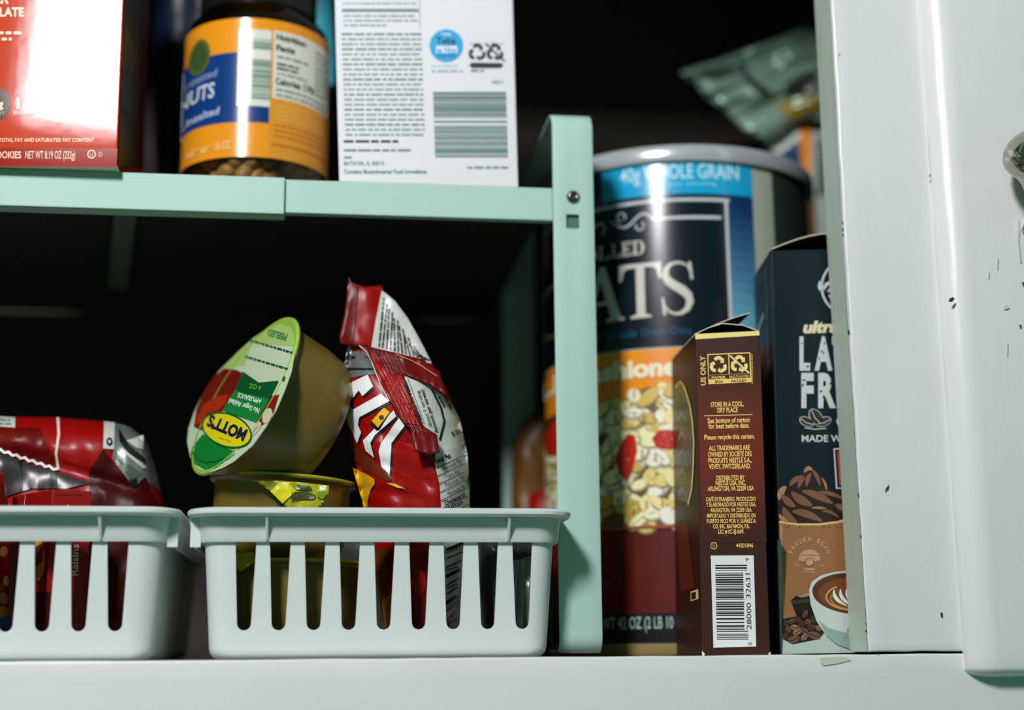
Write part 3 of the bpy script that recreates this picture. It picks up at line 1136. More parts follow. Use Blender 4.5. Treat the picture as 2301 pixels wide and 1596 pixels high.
b.build('carton', fr)
b = MB()
rows = []
for i in range(2):
    bk = bk2*(0.02 if i == 0 else 0.95)
    row = []
    for k in range(9):
        t = k/8
        p = P3+(P4-P3)*t
        row.append(p+bk+Vector((0, 0, 0.0004+0.0080*math.sin(math.pi*min(1, t*0.80+0.02)))))
    rows.append(row)
sheet(b, rows, 0.0005, inside_dk, board_edge)
b.build('top_flap', fr)

# --- white carton on the rack
wcard = mat('white_carton_board', (218, 219, 222), rough=0.5, k=1.05, var=0.03, scale=60)
W1_, W2_ = at(762, 412, 0.0462), at(1165, 419, 0.0462)
W1_.z = W2_.z = SZ+0.0002
W3_, W4_ = at(744, -330, 0.0462), at(1143, -330, 0.0462)
b = MB()
wb = None
fm, lm = carton(b, W1_, W2_, W3_, W4_, Vector((0.004, 0.055, 0)), wcard, 0.0006)
a = Art(b, fm)
gr = ink((124, 148, 146), k=1.05)
gr2 = ink((96, 128, 122), k=1.05)
dk = ink((28, 40, 36), k=1.0)
a.rect(768, 20, 941, 27, gr2)
a.line([(942, -200), (943, 66)], 1.5, gr)
a.greek(770, -60, 935, 8, 6, 3.5, gr, seed=2)
a.greek(772, 36, 938, 57, 3, 4, gr, seed=5, short=(2,))
for k in range(21):
    y = 77+k*11.3
    a.greek(767+k*0.45, y, 947+k*0.4, y, 1, 4.6, gr2 if k % 3 == 0 else gr, seed=20+k, short=(20,) if k == 20 else ())
a.greek(772, 318, 895, 318, 1, 6, dk, seed=61)
a.greek(773, 338, 925, 338, 1, 5, gr2, seed=62)
a.greek(773, 354, 792, 354, 1, 5, gr2, seed=63)
a.text('BATAVIA, IL 60510', 773, 371, 8, gr2, w=90, al='l', bold=0.02)
a.text('Contains Bioengineered Food Ingredients', 773, 390, 8.5, gr2, w=186, al='l', bold=0.02)
cy_ = ink((20, 160, 214), k=1.05)
a.ell(1003, 103, 38, 37, cy_, 1, n=48)
a.text('TWICE', 1002, 80, 5, white, w=22, bold=0.03)
a.text('Twice', 1002, 99, 15, ink((12, 44, 70)), w=42, bold=0.03)
a.rect(980, 104, 1027, 119, white, 2)
a.text('as Nice', 1003, 117, 10, cy_, w=42, bold=0.03, lay=3)
a.text('GUARANTEE', 1003, 129, 6, ink((12, 90, 140)), w=40, bold=0.02)
a.greek(969, 148, 1030, 148, 1, 4, ink((150, 180, 196)), seed=71)
a.greek(970, 160, 1040, 160, 1, 4.5, ink((128, 158, 172)), seed=72)
a.rect(1054, 97, 1134, 98, gr)
recycle(a, 1072, 118, 19, dk, 2)
recycle(a, 1112, 118, 19, dk, 2, slash=True)
a.poly([(1054, 147), (1060, 141), (1125, 142), (1132, 147), (1125, 153), (1060, 153)], dk, 2)
a.greek(1058, 159, 1090, 159, 1, 5, gr2, seed=75)
a.text('08231', 1118, 188, 7, gr2, w=26)
rnd = random.Random(5)
y = 207.0
while y < 351:
    h = rnd.choice((2, 2, 3, 4.5, 6))
    e = (y-207)*0.03
    a.poly([(973+e, y), (1137+e, y), (1137+e, y+h), (973+e, y+h)], gr2 if h > 2.5 else gr, 2)
    y += h+rnd.choice((1.2, 1.6, 2.2, 6))
a.greek(1050, 377, 1142, 377, 1, 4.5, gr2, seed=80)
tag(b.build('snack_carton', None, (W1_+W2_)/2+Vector((0, 0.02, 0))), 'white carton with fine print, blue round seal and barcode on the rack', 'box')

# --- red cookie box on the rack
rcard = mat('red_glossy_carton', (188, 62, 32), rough=0.06, spec=0.12, k=1.1, var=0.08, scale=20, bump=0.03, bscale=160)
R1, R2 = at(-230, 366, 0.0388), at(262, 375, 0.0350)
R1.z = R2.z = SZ+0.0010
R3, R4 = at(-206, -330, 0.0388), at(291, -330, 0.0350)
dd = Vector((at(330, 200, 0.118).x-at(270, 200, 0.0350).x, 0.082, 0))
b = MB()
fm, lm = carton(b, R1, R2, R3, R4, dd, rcard, 0.0006)
a = Art(b, fm)
rw = ink((234, 200, 170), k=1.1, rough=0.12, spec=0.14)
drk = ink((150, 34, 18), k=1.1, rough=0.1, spec=0.14)
a.poly([(-226, 330), (264, 334), (262, 376), (-229, 372)], drk, 1)
a.text('BUTTER', 20, 8, 26, rw, w=100, al='r', bold=0.03)
a.text('CHOCOLATE', 54, 37, 19, rw, w=148, al='r', bold=0.03)
a.greek(-60, 74, 48, 74, 1, 6, rw, seed=31)
a.greek(-60, 88, 26, 88, 1, 6, rw, seed=32)
a.ell(-10, 233, 34, 38, ink((64, 52, 44), rough=0.1, spec=0.14), 1)
a.text('g', 2, 242, 16, rw, al='c', bold=0.04, lay=3)
a.text('NET', 0, 258, 6, rw, w=22, al='c', lay=3)
a.text('1g', 53, 244, 24, rw, w=32, bold=0.04)
a.text('SUGAR', 52, 257, 6.5, rw, w=44, bold=0.03)
a.rect(82, 216, 86, 262, rw, 2)
a.text('5g', 127, 246, 24, rw, w=36, bold=0.04)
a.text('NET CARBS', 126, 258, 6, rw, w=68, bold=0.02)
a.text('SEE NUTRITION FACTS FOR CALORIES, TOTAL FAT AND SATURATED FAT CONTENT', 212, 319, 8, rw, w=400, al='r', bold=0.02)
a.text('COOKIES', 48, 356, 15, rw, w=68, al='r', bold=0.02)
a.text('NET WT 8.19 OZ (232g)', 57, 357, 17, rw, w=112, al='l', bold=0.01)
a.ring(206, 347, 8.5, 2.5, rw, 2, n=24)
a.text('U', 206, 351, 7, rw, w=6)
a.text('D', 226, 352, 10, rw, w=8)
S = Art(b, plane_map(R2, dd.cross(R4-R2)))
S.poly([(266, 372), (279, -20), (316, -20), (304, 380)], ink((62, 68, 48), k=1.0), 1)
S.line([(276, 240), (302, 308)], 3, ink((24, 30, 34)), 2)
S.line([(282, 60), (300, 130), (286, 190)], 4, ink((96, 92, 56)), 2)
S.poly([(306, 372), (316, -20), (330, -20), (322, 380)], ink((84, 34, 24), k=1.0), 1)
b.hexa([R1+Vector((0, 0.0001, -0.0008)), R2+Vector((0, 0.0001, -0.0008)), R2+dd+Vector((0, 0, -0.0008)), R1+dd+Vector((0, 0, -0.0008)),
        R1+Vector((0, 0.0001, 0.0001)), R2+Vector((0, 0.0001, 0.0001)), R2+dd+Vector((0, 0, 0.0001)), R1+dd+Vector((0, 0, 0.0001))], board_edge)
tag(b.build('cookie_box', None, (R1+R2)/2+Vector((0, 0.04, 0))), 'glossy red cookie box at the left end of the rack shelf', 'box')

# ------------------------------------------------------------------ oats canister
OX, OY = at(1526, 800, 0.153).x, 0.153
OR = 0.0752
zT = at(1500, 352, OY-OR).z
oz = lambda y: at(1500, y, OY-OR).z
oats = thing('oats_canister', 'large round oats canister in navy, orange and brown behind the rack leg', 'canister', (OX, OY, Z0))
navy = mat('canister_navy', (14, 40, 66), rough=0.2, k=1.1, var=0.06)
orange = mat('canister_orange', (232, 140, 24), rough=0.25, k=1.15, var=0.04)
dkbrown = mat('canister_brown', (58, 34, 18), rough=0.36, spec=0.3, k=1.1, var=0.15)
maroon = mat('canister_maroon', (86, 22, 14), rough=0.36, spec=0.3, k=1.15, var=0.08)
cblack = mat('canister_black', (14, 18, 20), rough=0.4, spec=0.25)
tan = mat('canister_paperboard', (134, 118, 70), rough=0.6, k=1.2)
paleg = mat('canister_pale_panel', (170, 184, 164), rough=0.35, k=1.0)
lidm = mat('canister_lid_silver', (196, 204, 206), rough=0.2, k=1.0, metal=0.35)
b = MB()
ZB = Z0+0.0001
prof = [(0, ZB), (OR-0.0006, ZB), (OR, ZB+0.0006), (OR, oz(1446)), (OR, oz(1378)), (OR, oz(1185)), (OR, oz(892)), (OR, oz(779)), (OR, zT+0.002)]
ms = [tan, tan, tan, cblack, maroon, dkbrown, orange, paleg]
b.lathe([(r, z) for r, z in prof], tan, Matrix.Translation((OX, OY, 0)), 128, ms)
cm = cyl_map(OX, OY, OR, 1500, 800)
a = Art(b, cm, 7)
# printed front
cyan = (24, 160, 206)
a.rect(1150, 340, 1640, 779, navy, 1)
for k in range(14):                             # label blend from navy to light blue down the right side
    t = k/13
    cc = tuple(int(p+(q-p)*t) for p, q in zip((16, 52, 92), (120, 190, 214)))
    a.rect(1640, 440+k*24.2, 1706, 440+(k+1)*24.2+0.2, ink(cc, rough=0.2, k=1.1), 1)
a.rect(1362, 340, 1706, 437, ink(cyan, rough=0.2, k=1.1), 2)
a.rect(1640, 425, 1706, 440, ink((16, 52, 92), rough=0.2, k=1.1), 1)
a.rect(1752, 340, 1835, 779, ink((40, 56, 46), rough=0.35, k=1.0), 1)  # dark green right flank of the can, its shade put into the colour
silver = ink((204, 212, 216), rough=0.2, k=1.0)
a.text('40g WHOLE GRAIN', 1540, 402, 31, ink((178, 220, 232), rough=0.2), w=272, bold=0.012, lay=3)
a.text('per serving', 1570, 418, 8, ink((150, 210, 226), rough=0.2), w=110, lay=3)
a.rect(1180, 447, 1652, 454, silver, 3)
a.rect(1641, 447, 1648, 779, silver, 3)
a.rect(1476, 487, 1632, 494, silver, 3)
a.rect(1180, 454, 1641, 779, ink((8, 22, 36), rough=0.2, k=1), 2)
P = [(1476, 490)]
for k in range(1, 25):
    t = k/24
    P.append((1476-96*t, 490-14*math.sin(t*math.pi*2.2)*(1-0.2*t)))
a.line(P, 5, silver, 3, w1=3)
a.ring(1446, 503, 9, 3, silver, 3, a0=-60, a1=210)
a.ring(1404, 478, 9, 3, silver, 3, a0=90, a1=400)
a.ring(1352, 497, 14, 3, silver, 3, a0=180, a1=420)
# ROLLED in capitals with serifs, OATS drawn as a roman face


def serif_letter(ch, x0, x1, y0, y1, m, lay=4):
    """roman capital between x0..x1, top y0, baseline y1"""
    w, h = x1-x0, y1-y0

    def P(pts):
        a.poly([(x0+u*w, y0+v*h) for u, v in pts], m, lay)
    if ch == 'T':
        P([(0, 0), (1, 0), (1, .30), (.94, .30), (.88, .12), (.80, .075), (.60, .075), (.60, .93), (.74, .965), (.74, 1), (.26, 1), (.26, .965), (.40, .93), (.40, .075), (.20, .075), (.12, .12), (.06, .30), (0, .30)])
    elif ch == 'A':
        P([(.46, 0), (.58, 0), (.92, .94), (1, .965), (1, 1), (.58, 1), (.58, .965), (.70, .94), (.47, .24), (.24, .94), (.36, .965), (.36, 1), (0, 1), (0, .965), (.12, .94)])
        P([(.26, .62), (.72, .62), (.74, .69), (.24, .69)])
    elif ch == 'L':
        P([(0, 0), (.5, 0), (.5, .05), (.38, .07), (.38, .92), (.78, .92), (.92, .68), (1, .68), (.96, 1), (0, 1), (0, .95), (.14, .93), (.14, .07), (0, .05)])
    elif ch == 'E':
        P([(0, 0), (.95, 0), (.97, .26), (.88, .26), (.76, .08), (.40, .08), (.40, .46), (.62, .46), (.68, .34), (.74, .34), (.74, .66), (.68, .66), (.62, .54), (.40, .54), (.40, .92), (.80, .92), (.92, .70), (1, .70), (.97, 1), (0, 1), (0, .95), (.14, .93), (.14, .07), (0, .05)])
    elif ch in 'OD':
        n = 24
        out = []
        inn = []
        for k in range(n+1):
            t = 2*math.pi*k/n
            out.append((.5+.5*math.cos(t), .5+.52*math.sin(t)))
            inn.append((.5+.26*math.cos(t), .5+.44*math.sin(t)))
        if ch == 'D':
            out = [(max(.14, u), min(1, max(0, v))) for u, v in out]
            inn = [(max(.38, u+.02), v) for u, v in inn]
        for k in range(n):
            P([out[k], out[k+1], inn[k+1], inn[k]])
        if ch == 'D':
            P([(0, 0), (.40, 0), (.40, 1), (0, 1), (0, .95), (.14, .93), (.14, .07), (0, .05)])
    elif ch == 'R':
        P([(0, 0), (.40, 0), (.38, .08), (.38, .93), (.5, .95), (.5, 1), (0, 1), (0, .95), (.14, .93), (.14, .07), (0, .05)])
        n = 12
        for k in range(n):
            t, t2 = math.pi*(k/n-.5), math.pi*((k+1)/n-.5)
            P([(.38+.46*math.cos(t), .27+.27*math.sin(t)), (.38+.46*math.cos(t2), .27+.27*math.sin(t2)), (.38+.22*math.cos(t2), .27+.2*math.sin(t2)), (.38+.22*math.cos(t), .27+.2*math.sin(t))])
        P([(.40, .5), (.60, .48), (.92, .94), (1, .96), (1, 1), (.74, 1)])
    elif ch == 'S':
        cl = [(.86, .20), (.78, .09), (.62, .035), (.46, .03), (.30, .06), (.19, .15), (.17, .26), (.24, .36), (.42, .45), (.62, .53), (.78, .63), (.82, .75), (.74, .88), (.58, .955), (.42, .965), (.26, .93), (.14, .83), (.08, .70)]
        ww = [.03, .045, .06, .07, .10, .15, .19, .22, .24, .25, .23, .20, .15, .10, .07, .06, .045, .03]
        up, dn = [], []
        for i, (u, v) in enumerate(cl):
            q, p = cl[min(i+1, len(cl)-1)], cl[max(i-1, 0)]
            dx, dy = (q[0]-p[0])*w, (q[1]-p[1])*h
            Ln = math.hypot(dx, dy)
            t = ww[i]*w/2
            up.append(((u*w-dy/Ln*t)/w, (v*h+dx/Ln*t)/h))
            dn.append(((u*w+dy/Ln*t)/w, (v*h-dx/Ln*t)/h))
        for i in range(len(cl)-1):
            P([up[i], up[i+1], dn[i+1], dn[i]])
        P([(.80, .02), (.88, .02), (.93, .34), (.86, .34)])
        P([(.05, .66), (.11, .66), (.16, .98), (.08, .98)])


lt2 = ink((206, 204, 190), rough=0.25, k=1.05)
for ch, x0, x1 in (('R', 1280, 1312), ('O', 1314, 1346), ('L', 1350, 1376), ('L', 1380, 1402), ('E', 1404, 1424), ('D', 1426, 1455)):
    serif_letter(ch, x0, x1, 536, 568, lt2)
for ch, x0, x1 in (('O', 1195, 1300), ('A', 1308, 1406), ('T', 1396, 1492), ('S', 1487, 1569)):
    serif_letter(ch, x0, x1, 588 if ch != 'A' else 584, 711, lt2)
a.text('100% Whole Grain Oats', 1430, 752, 17, ink((24, 74, 108), rough=0.2), w=250, bold=0.01, lay=3)
a.text('OLD fashioned', 1552, 843, 38, ink((232, 222, 186), rough=0.25), al='r', w=392, bold=0.045, lay=3)
# picture: bowl of oats with strawberries
rnd = random.Random(17)
cols = [(228, 214, 150), (238, 230, 186), (216, 196, 118), (196, 168, 78), (240, 236, 204), (232, 222, 170)]
a.poly([(1180, 1185), (1180, 960), (1300, 950), (1400, 892), (1450, 868), (1520, 868), (1590, 900), (1640, 980), (1640, 1185)], ink((96, 76, 36), rough=0.35), 2)
for k in range(300):
    x = rnd.uniform(1180, 1630)
    y = rnd.uniform(875, 1178)
    if y < 960-(x-1180)*0.32 and x < 1470:
        continue
    rx, ry = rnd.uniform(17, 33), rnd.uniform(12, 21)
    ro = rnd.uniform(-60, 60)
    cc = rnd.choice(cols)
    lay = 3+k*0.0105
    a.ell(x+1.5, y+3, rx, ry, ink(tuple(int(q*0.62) for q in cc), rough=0.35), lay, rot=ro, n=12)
    a.ell(x, y, rx*0.92, ry*0.85, ink(cc, rough=0.35), lay+0.005, rot=ro, n=12)
    if rnd.random() < 0.4:
        a.line([(x-rx*0.5*math.cos(math.radians(ro)), y-rx*0.5*math.sin(math.radians(ro))), (x+rx*0.5*math.cos(math.radians(ro)), y+rx*0.5*math.sin(math.radians(ro)))], 2.5, ink((166, 138, 66), rough=0.35), lay+0.01)
straw = ink((178, 34, 16), rough=0.25)
a.poly([(1394, 990), (1408, 970), (1424, 975), (1428, 1010), (1418, 1050), (1404, 1078), (1386, 1060), (1380, 1020)], straw, 6.4)
a.poly([(1460, 985), (1476, 966), (1512, 968), (1528, 985), (1526, 1004), (1500, 1012), (1470, 1006)], straw, 6.4)
a.poly([(1225, 930), (1250, 905), (1268, 950), (1250, 1000), (1228, 985)], straw, 6.4)
for k in range(22):
    x, y = rnd.choice(((1405, 1020), (1495, 988)))
    a.ell(x+rnd.uniform(-18, 18), y+rnd.uniform(-14, 14), 1.5, 2, ink((214, 96, 60)), 6.6, n=8)
a.rect(1180, 1180, 1545, 1187, ink((150, 66, 30), rough=0.36), 6.8)
a.rect(1540, 1180, 1600, 1378, ink((70, 30, 18), rough=0.36), 6.5)
a.line([(1538, 1180), (1541, 1250), (1548, 1330), (1554, 1376)], 5, ink((130, 52, 30), rough=0.36), 6.8)
a.text('NET WT 42 OZ (2 LB 10 OZ)', 1533, 1412, 26, ink((150, 176, 164), rough=0.4), w=232, bold=0.012, lay=3, al='r')
b.build('drum', oats)
b = MB()
zl = at(1500, 319, OY-OR-0.0025).z
prof = [(OR+0.0002, zT-0.0022), (OR+0.0026, zT-0.0022), (OR+0.0031, zT-0.0012), (OR+0.0030, zl-0.0016), (OR+0.0022, zl-0.0004), (OR+0.0008, zl), (OR-0.002, zl-0.0004), (OR-0.003, zl-0.003), (0, zl-0.003)]
b.lathe(prof, lidm, Matrix.Translation((OX, OY, 0)), 128)
normals(b.build('lid', oats), 50)

# ------------------------------------------------------------------ peanut jar
JY = 0.105
jd = (at(577, 200, JY)-CP).dot(FW)
JR = 161.5*jd/FPX*0.995
JX = at(577, 200, JY).x
jz = lambda y: at(560, y, JY-JR).z
jar = thing('peanut_jar', 'round jar of peanuts with an orange and blue label on the rack', 'jar', (JX, JY, SZ))
clear = bpy.data.materials.new('clear_jar_plastic')
clear.use_nodes = True
nt = clear.node_tree
nt.nodes.clear()
out = nt.nodes.new('ShaderNodeOutputMaterial')
mixs = nt.nodes.new('ShaderNodeMixShader')
tr = nt.nodes.new('ShaderNodeBsdfTransparent')
tr.inputs[0].default_value = (0.80, 0.84, 0.82, 1)
gl = nt.nodes.new('ShaderNodeBsdfGlossy')
gl.inputs['Roughness'].default_value = 0.08
fz = nt.nodes.new('ShaderNodeFresnel')
fz.inputs[0].default_value = 1.5
nt.links.new(fz.outputs[0], mixs.inputs[0])
nt.links.new(tr.outputs[0], mixs.inputs[1])
nt.links.new(gl.outputs[0], mixs.inputs[2])
nt.links.new(mixs.outputs[0], out.inputs[0])
jorange = mat('jar_label_orange', (214, 138, 26), rough=0.2, k=1.2, var=0.04)
capm = mat('black_jar_cap', (18, 22, 20), rough=0.4)
M = Matrix.Translation((JX, JY, 0))
b = MB()
zsh = jz(30)
b.lathe([(0, SZ+0.0004), (JR-0.005, SZ+0.0004), (JR-0.001, SZ+0.004), (JR-0.0003, SZ+0.008), (JR-0.0004, jz(34)), (JR-0.002, zsh+0.004), (JR-0.007, zsh+0.010), (JR-0.009, zsh+0.013)], clear, M, 96)
b.build('shell', jar)
b = MB()
nut = mat('roasted_peanut', (168, 124, 62), rough=0.5, k=1.1, var=0.25, scale=150)
rnd = random.Random(2)
for k in range(230):
    an = rnd.uniform(0, 2*math.pi)
    rad = (JR-0.008)*math.sqrt(rnd.uniform(0.25, 1))
    z = rnd.uniform(SZ+0.006, jz(330))
    bm = bmesh.new()
    bmesh.ops.create_icosphere(bm, subdivisions=2, radius=0.0048)
    Mx = Matrix.Translation((JX+rad*math.cos(an), JY+rad*math.sin(an), z)) @ Matrix.Rotation(rnd.uniform(0, 3), 4, 'X') @ Matrix.Rotation(rnd.uniform(0, 3), 4, 'Y')
    for v in bm.verts:
        q = v.co.copy()
        q.z *= 1.55
        q *= 1-0.18*math.exp(-(q.z/0.002)**2)
        v.co = Mx @ q
    b.add_bm(bm, nut, True)
pn = b.build('peanuts', jar)
pn['kind'] = 'stuff'
b = MB()
b.lathe([(JR, jz(352)), (JR, jz(40))], jorange, M, 96)
a = Art(b, cyl_map(JX, JY, JR, 560, 200), 6)
jr = lambda c, k=1.1: ink(c, rough=0.2, k=k)
blue = jr((14, 54, 112), 1.2)
a.rect(395, 117, 606, 274, blue, 1)
a.ell(446, 112, 24, 40, jr((86, 100, 40)), 2)
a.ell(446, 112, 18, 32, jr((56, 80, 42)), 3)
pale = jr((206, 210, 196))
a.rect(533, 66, 607, 238, pale, 2)
jb = jr((96, 130, 112))
rnd = random.Random(6)
y = 88.0
while y < 222:
    h = rnd.choice((2, 3, 4, 6))
    if not 112 < y < 128:
        a.rect(566, y, 607, y+h, jb, 3)
    y += h+rnd.choice((1.5, 2, 3, 4))
a.rect(612, 64, 736, 216, pale, 2)
dkg = jr((30, 50, 36), 1)
a.text('Nutrition', 618, 84, 13, dkg, w=66, al='l', bold=0.04, lay=3)
a.text('Facts', 618, 108, 13, dkg, w=42, al='l', bold=0.04, lay=3)
a.greek(620, 122, 690, 122, 1, 5, jb, lay=3, seed=41)
a.greek(620, 138, 670, 148, 2, 5, dkg, lay=3, seed=42)
a.greek(622, 160, 690, 160, 1, 4, jb, lay=3, seed=43)
a.text('Calories 170', 618, 184, 14, dkg, w=86, al='l', bold=0.03, lay=3)
a.greek(620, 196, 730, 208, 2, 4.5, jb, lay=3, seed=44)
a.greek(706, 84, 734, 180, 9, 4, jb, lay=3, seed=45)
a.rect(606, 216, 738, 352, jr((206, 142, 44)), 2)
a.greek(622, 234, 700, 262, 4, 3, jr((226, 172, 84)), lay=3, seed=46)
a.greek(616, 276, 724, 300, 3, 4, jr((196, 112, 24)), lay=3, seed=47)
a.rect(612, 318, 735, 323, jr((188, 108, 22)), 3)
a.text('roasted', 486, 166, 17, jr((150, 168, 190)), w=66, al='r', shear=0.2, rot=-6)
a.text('PEANUTS', 482, 212, 32, jr((196, 204, 210)), w=130, al='r', shear=0.1, bold=0.02, rot=-3)
a.text('Unsalted', 494, 253, 16, jr((170, 184, 200)), w=84, al='r', shear=0.2, rot=-6, bold=0.02)
a.text('NET WT', 480, 336, 13, jr((232, 190, 120)), w=54, al='r', bold=0.03)
a.text('16 OZ', 523, 334, 18, jr((232, 190, 120)), w=34, al='r', bold=0.03)
lb = b.build('label', jar)
lb['label'] = 'orange and blue paper label'
b = MB()
cr = JR-0.008
b.lathe([(0, zsh+0.0115), (cr, zsh+0.0115), (cr+0.0008, zsh+0.0125), (cr+0.0008, zsh+0.028), (cr-0.001, zsh+0.030), (0, zsh+0.030)], capm, M, 72)
normals(b.build('cap', jar), 40)

# ------------------------------------------------------------------ applesauce cups
sauce = mat('applesauce_in_clear_cup', (116, 98, 38), rough=0.32, k=1.0, var=0.2, scale=45, sss=0.35)
limef = mat('lime_green_foil', (150, 196, 74), rough=0.35, k=1.0, var=0.08, scale=30, bump=0.2, bscale=120)
foily = mat('yellow_green_foil', (170, 168, 24), rough=0.3, k=1.0, var=0.25, scale=70, bump=0.6, bscale=140)


def cup_mesh(R, M, lidmat, hf=1.04):
    b = MB()
    h = R*hf
    b.lathe([(R*0.995, -0.0002), (R, -0.0009), (R*0.985, -0.0016), (R*0.935, -0.0018), (R*0.925, -0.004), (R*0.915, -h*0.55), (R*0.88, -h*0.80), (R*0.80, -h*0.93), (R*0.70, -h*0.985), (R*0.60, -h), (R*0.55, -h+0.0015), (0, -h+0.0015)], sauce, M, 96)
    c = MB()
    c.lathe([(0, 0.0003), (R*0.90, 0.0003), (R*0.925, 0.0003), (R*0.960, 0.0008), (R*0.995, 0.0006), (R*1.004, -0.0002), (R*0.995, -0.0007)], lidmat, M, 96)
    return b, c


C0 = at(550, 888, 0.046)
tv = (CP-C0).normalized()
nn = (0.40*tv+0.917*(-0.857*RT+0.515*UP)).normalized()
RC = 204*(C0-CP).dot(FW)/FPX
ref = UP
zx = nn
yx = (ref-zx*ref.dot(zx)).normalized()
xx = yx.cross(zx)
MT = Matrix(((xx.x, yx.x, zx.x, C0.x), (xx.y, yx.y, zx.y, C0.y), (xx.z, yx.z, zx.z, C0.z), (0, 0, 0, 1)))
cup3 = thing('applesauce_cup', 'applesauce cup tipped on its side showing its printed green lid', 'cup', C0-nn*0.02, 'applesauce cups')
b, c = cup_mesh(RC, MT, limef, 0.94)
b.build('cup_body', cup3)
a = Art(c, plane_map(C0+nn*0.0004, nn, 0.0001))
ck = lambda pts: crop(pts, 400, 680, 3.325)
g = lambda *rgb: ink(rgb, rough=0.36, k=1.05)
a.poly(ck([(440, 380), (560, 270), (690, 180), (780, 160), (850, 200), (878, 280), (872, 400), (850, 520), (800, 660), (740, 800), (660, 930), (560, 1070), (420, 1190), (330, 1240), (240, 1270), (150, 1240), (90, 1150), (70, 1040), (80, 940), (130, 800), (200, 660), (310, 510)]), g(196, 214, 178), 1)
a.poly(ck([(440, 380), (560, 270), (690, 180), (780, 160), (850, 200), (878, 280), (872, 330), (560, 300), (500, 470), (330, 500)]), g(170, 200, 110), 2)
a.poly(ck([(345, 495), (440, 505), (490, 530), (470, 640), (400, 760), (330, 820), (240, 830), (190, 900), (180, 960), (120, 930), (140, 800), (200, 660), (270, 560)]), g(112, 24, 12), 3)
a.poly(ck([(150, 850), (200, 760), (300, 700), (380, 690), (360, 760), (300, 810), (220, 830), (190, 900), (130, 920)]), g(168, 48, 14), 4)
a.poly(ck([(760, 690), (700, 700), (650, 790), (605, 870), (618, 930), (660, 900), (720, 820)]), g(130, 24, 14), 3)
a.ell(*ck([(672, 850)])[0], 10, 18, g(206, 206, 160), 4, rot=20)
a.ell(*ck([(588, 945)])[0], 7, 18, g(198, 200, 160), 4, rot=35)
a.poly(ck([(490, 518), (610, 602), (758, 588), (690, 725), (430, 662)]), g(10, 84, 42), 5)
a.poly(ck([(430, 662), (690, 725), (590, 900), (480, 860), (340, 810)]), g(20, 132, 56), 5)
a.text('4 OZ', *ck([(588, 620)])[0], 10, g(120, 170, 40), w=28, rot=192, bold=0.02, lay=6)
a.text('APPLESAUCE', *ck([(547, 705)])[0], 9.5, g(226, 236, 214), w=55, rot=196, bold=0.03, lay=6)
a.text('No Sugar Added', *ck([(508, 760)])[0], 11, g(226, 236, 214), w=72, rot=199, bold=0.03, lay=6)
a.poly(ck([(190, 985), (112, 1080), (95, 1140), (125, 1205), (200, 1250), (285, 1240), (340, 1200), (430, 1110), (330, 1080), (240, 1010)]), g(14, 128, 46), 3)
a.ell(*ck([(372, 958)])[0], 59, 38, g(10, 100, 44), 6, rot=20)
a.ell(*ck([(374, 960)])[0], 55, 34, g(228, 214, 24), 7, rot=20)
a.text("MOTT'S", *ck([(392, 905)])[0], 25, ink((14, 26, 44)), w=92, rot=203, bold=0.05, lay=8)
a.text('Since 1842', *ck([(362, 1025)])[0], 4, g(120, 140, 30), w=30, rot=200, lay=8)
dgn = g(20, 92, 56)
a.text('PEELED', *ck([(752, 222)])[0], 14, g(70, 130, 80), w=44, rot=196, bold=0.03, lay=4)
for (xa, ya, xb, yb) in ((540, 285, 860, 378), (505, 405, 825, 500)):
    rnd = random.Random(int(xa))
    t = 0
    while t < 1:
        e = min(1, t+rnd.uniform(0.04, 0.12))
        a.line(ck([(xa+(xb-xa)*t, ya+(yb-ya)*t), (xa+(xb-xa)*e, ya+(yb-ya)*e)]), 4.5, dgn, 4)
        t = e+0.02
a.line(ck([(800, 555), (790, 590)]), 5, dgn, 4)
P = [(110, 1120), (150, 1170), (210, 1200), (290, 1190), (350, 1165)]
a.line(ck(P), 2.5, g(8, 84, 40), 4)
for (xa, ya), (xb, yb) in (((365, 1180), (430, 1130)), ((450, 1100), (520, 1030)), ((545, 1000), (600, 930))):
    a.line(ck([(xa, ya), (xb, yb)]), 2, g(120, 170, 110), 4)
l_ = c.build('foil_lid', cup3)
l_['label'] = 'printed green foil lid with yellow oval'

YC = 0.0610
dC = (at(620, 1083, YC)-CP).dot(FW)
R2c = 163*dC/FPX
tilt = Vector((0.055, -0.01, 1)).normalized()


def upright_cup(px, py, up, label, tab, tabcol):
    c0 = at(px, py, YC)
    q = up.to_track_quat('Z', 'Y').to_matrix().to_4x4()
    root = thing('applesauce_cup', label, 'cup', c0-up*R2c*1.12, 'applesauce cups')
    b, c = cup_mesh(R2c, Matrix.Translation(c0) @ q, foily, 1.12)
    b.build('cup_body', root)
    ld = c.build('foil_lid', root)
    t = MB()
    pc = Pouch(tab[0], tab[1], 0.0005, 10, wr=0.0016, ws=22, seed=px)
    pc.body(t, foily, 6)
    if tabcol:
        ar = pc.art(t, 6)
        for lay, pts, col in tabcol:
            ar.poly(pts, col, lay)
    t.build('peel_tab', ld)
    return c0


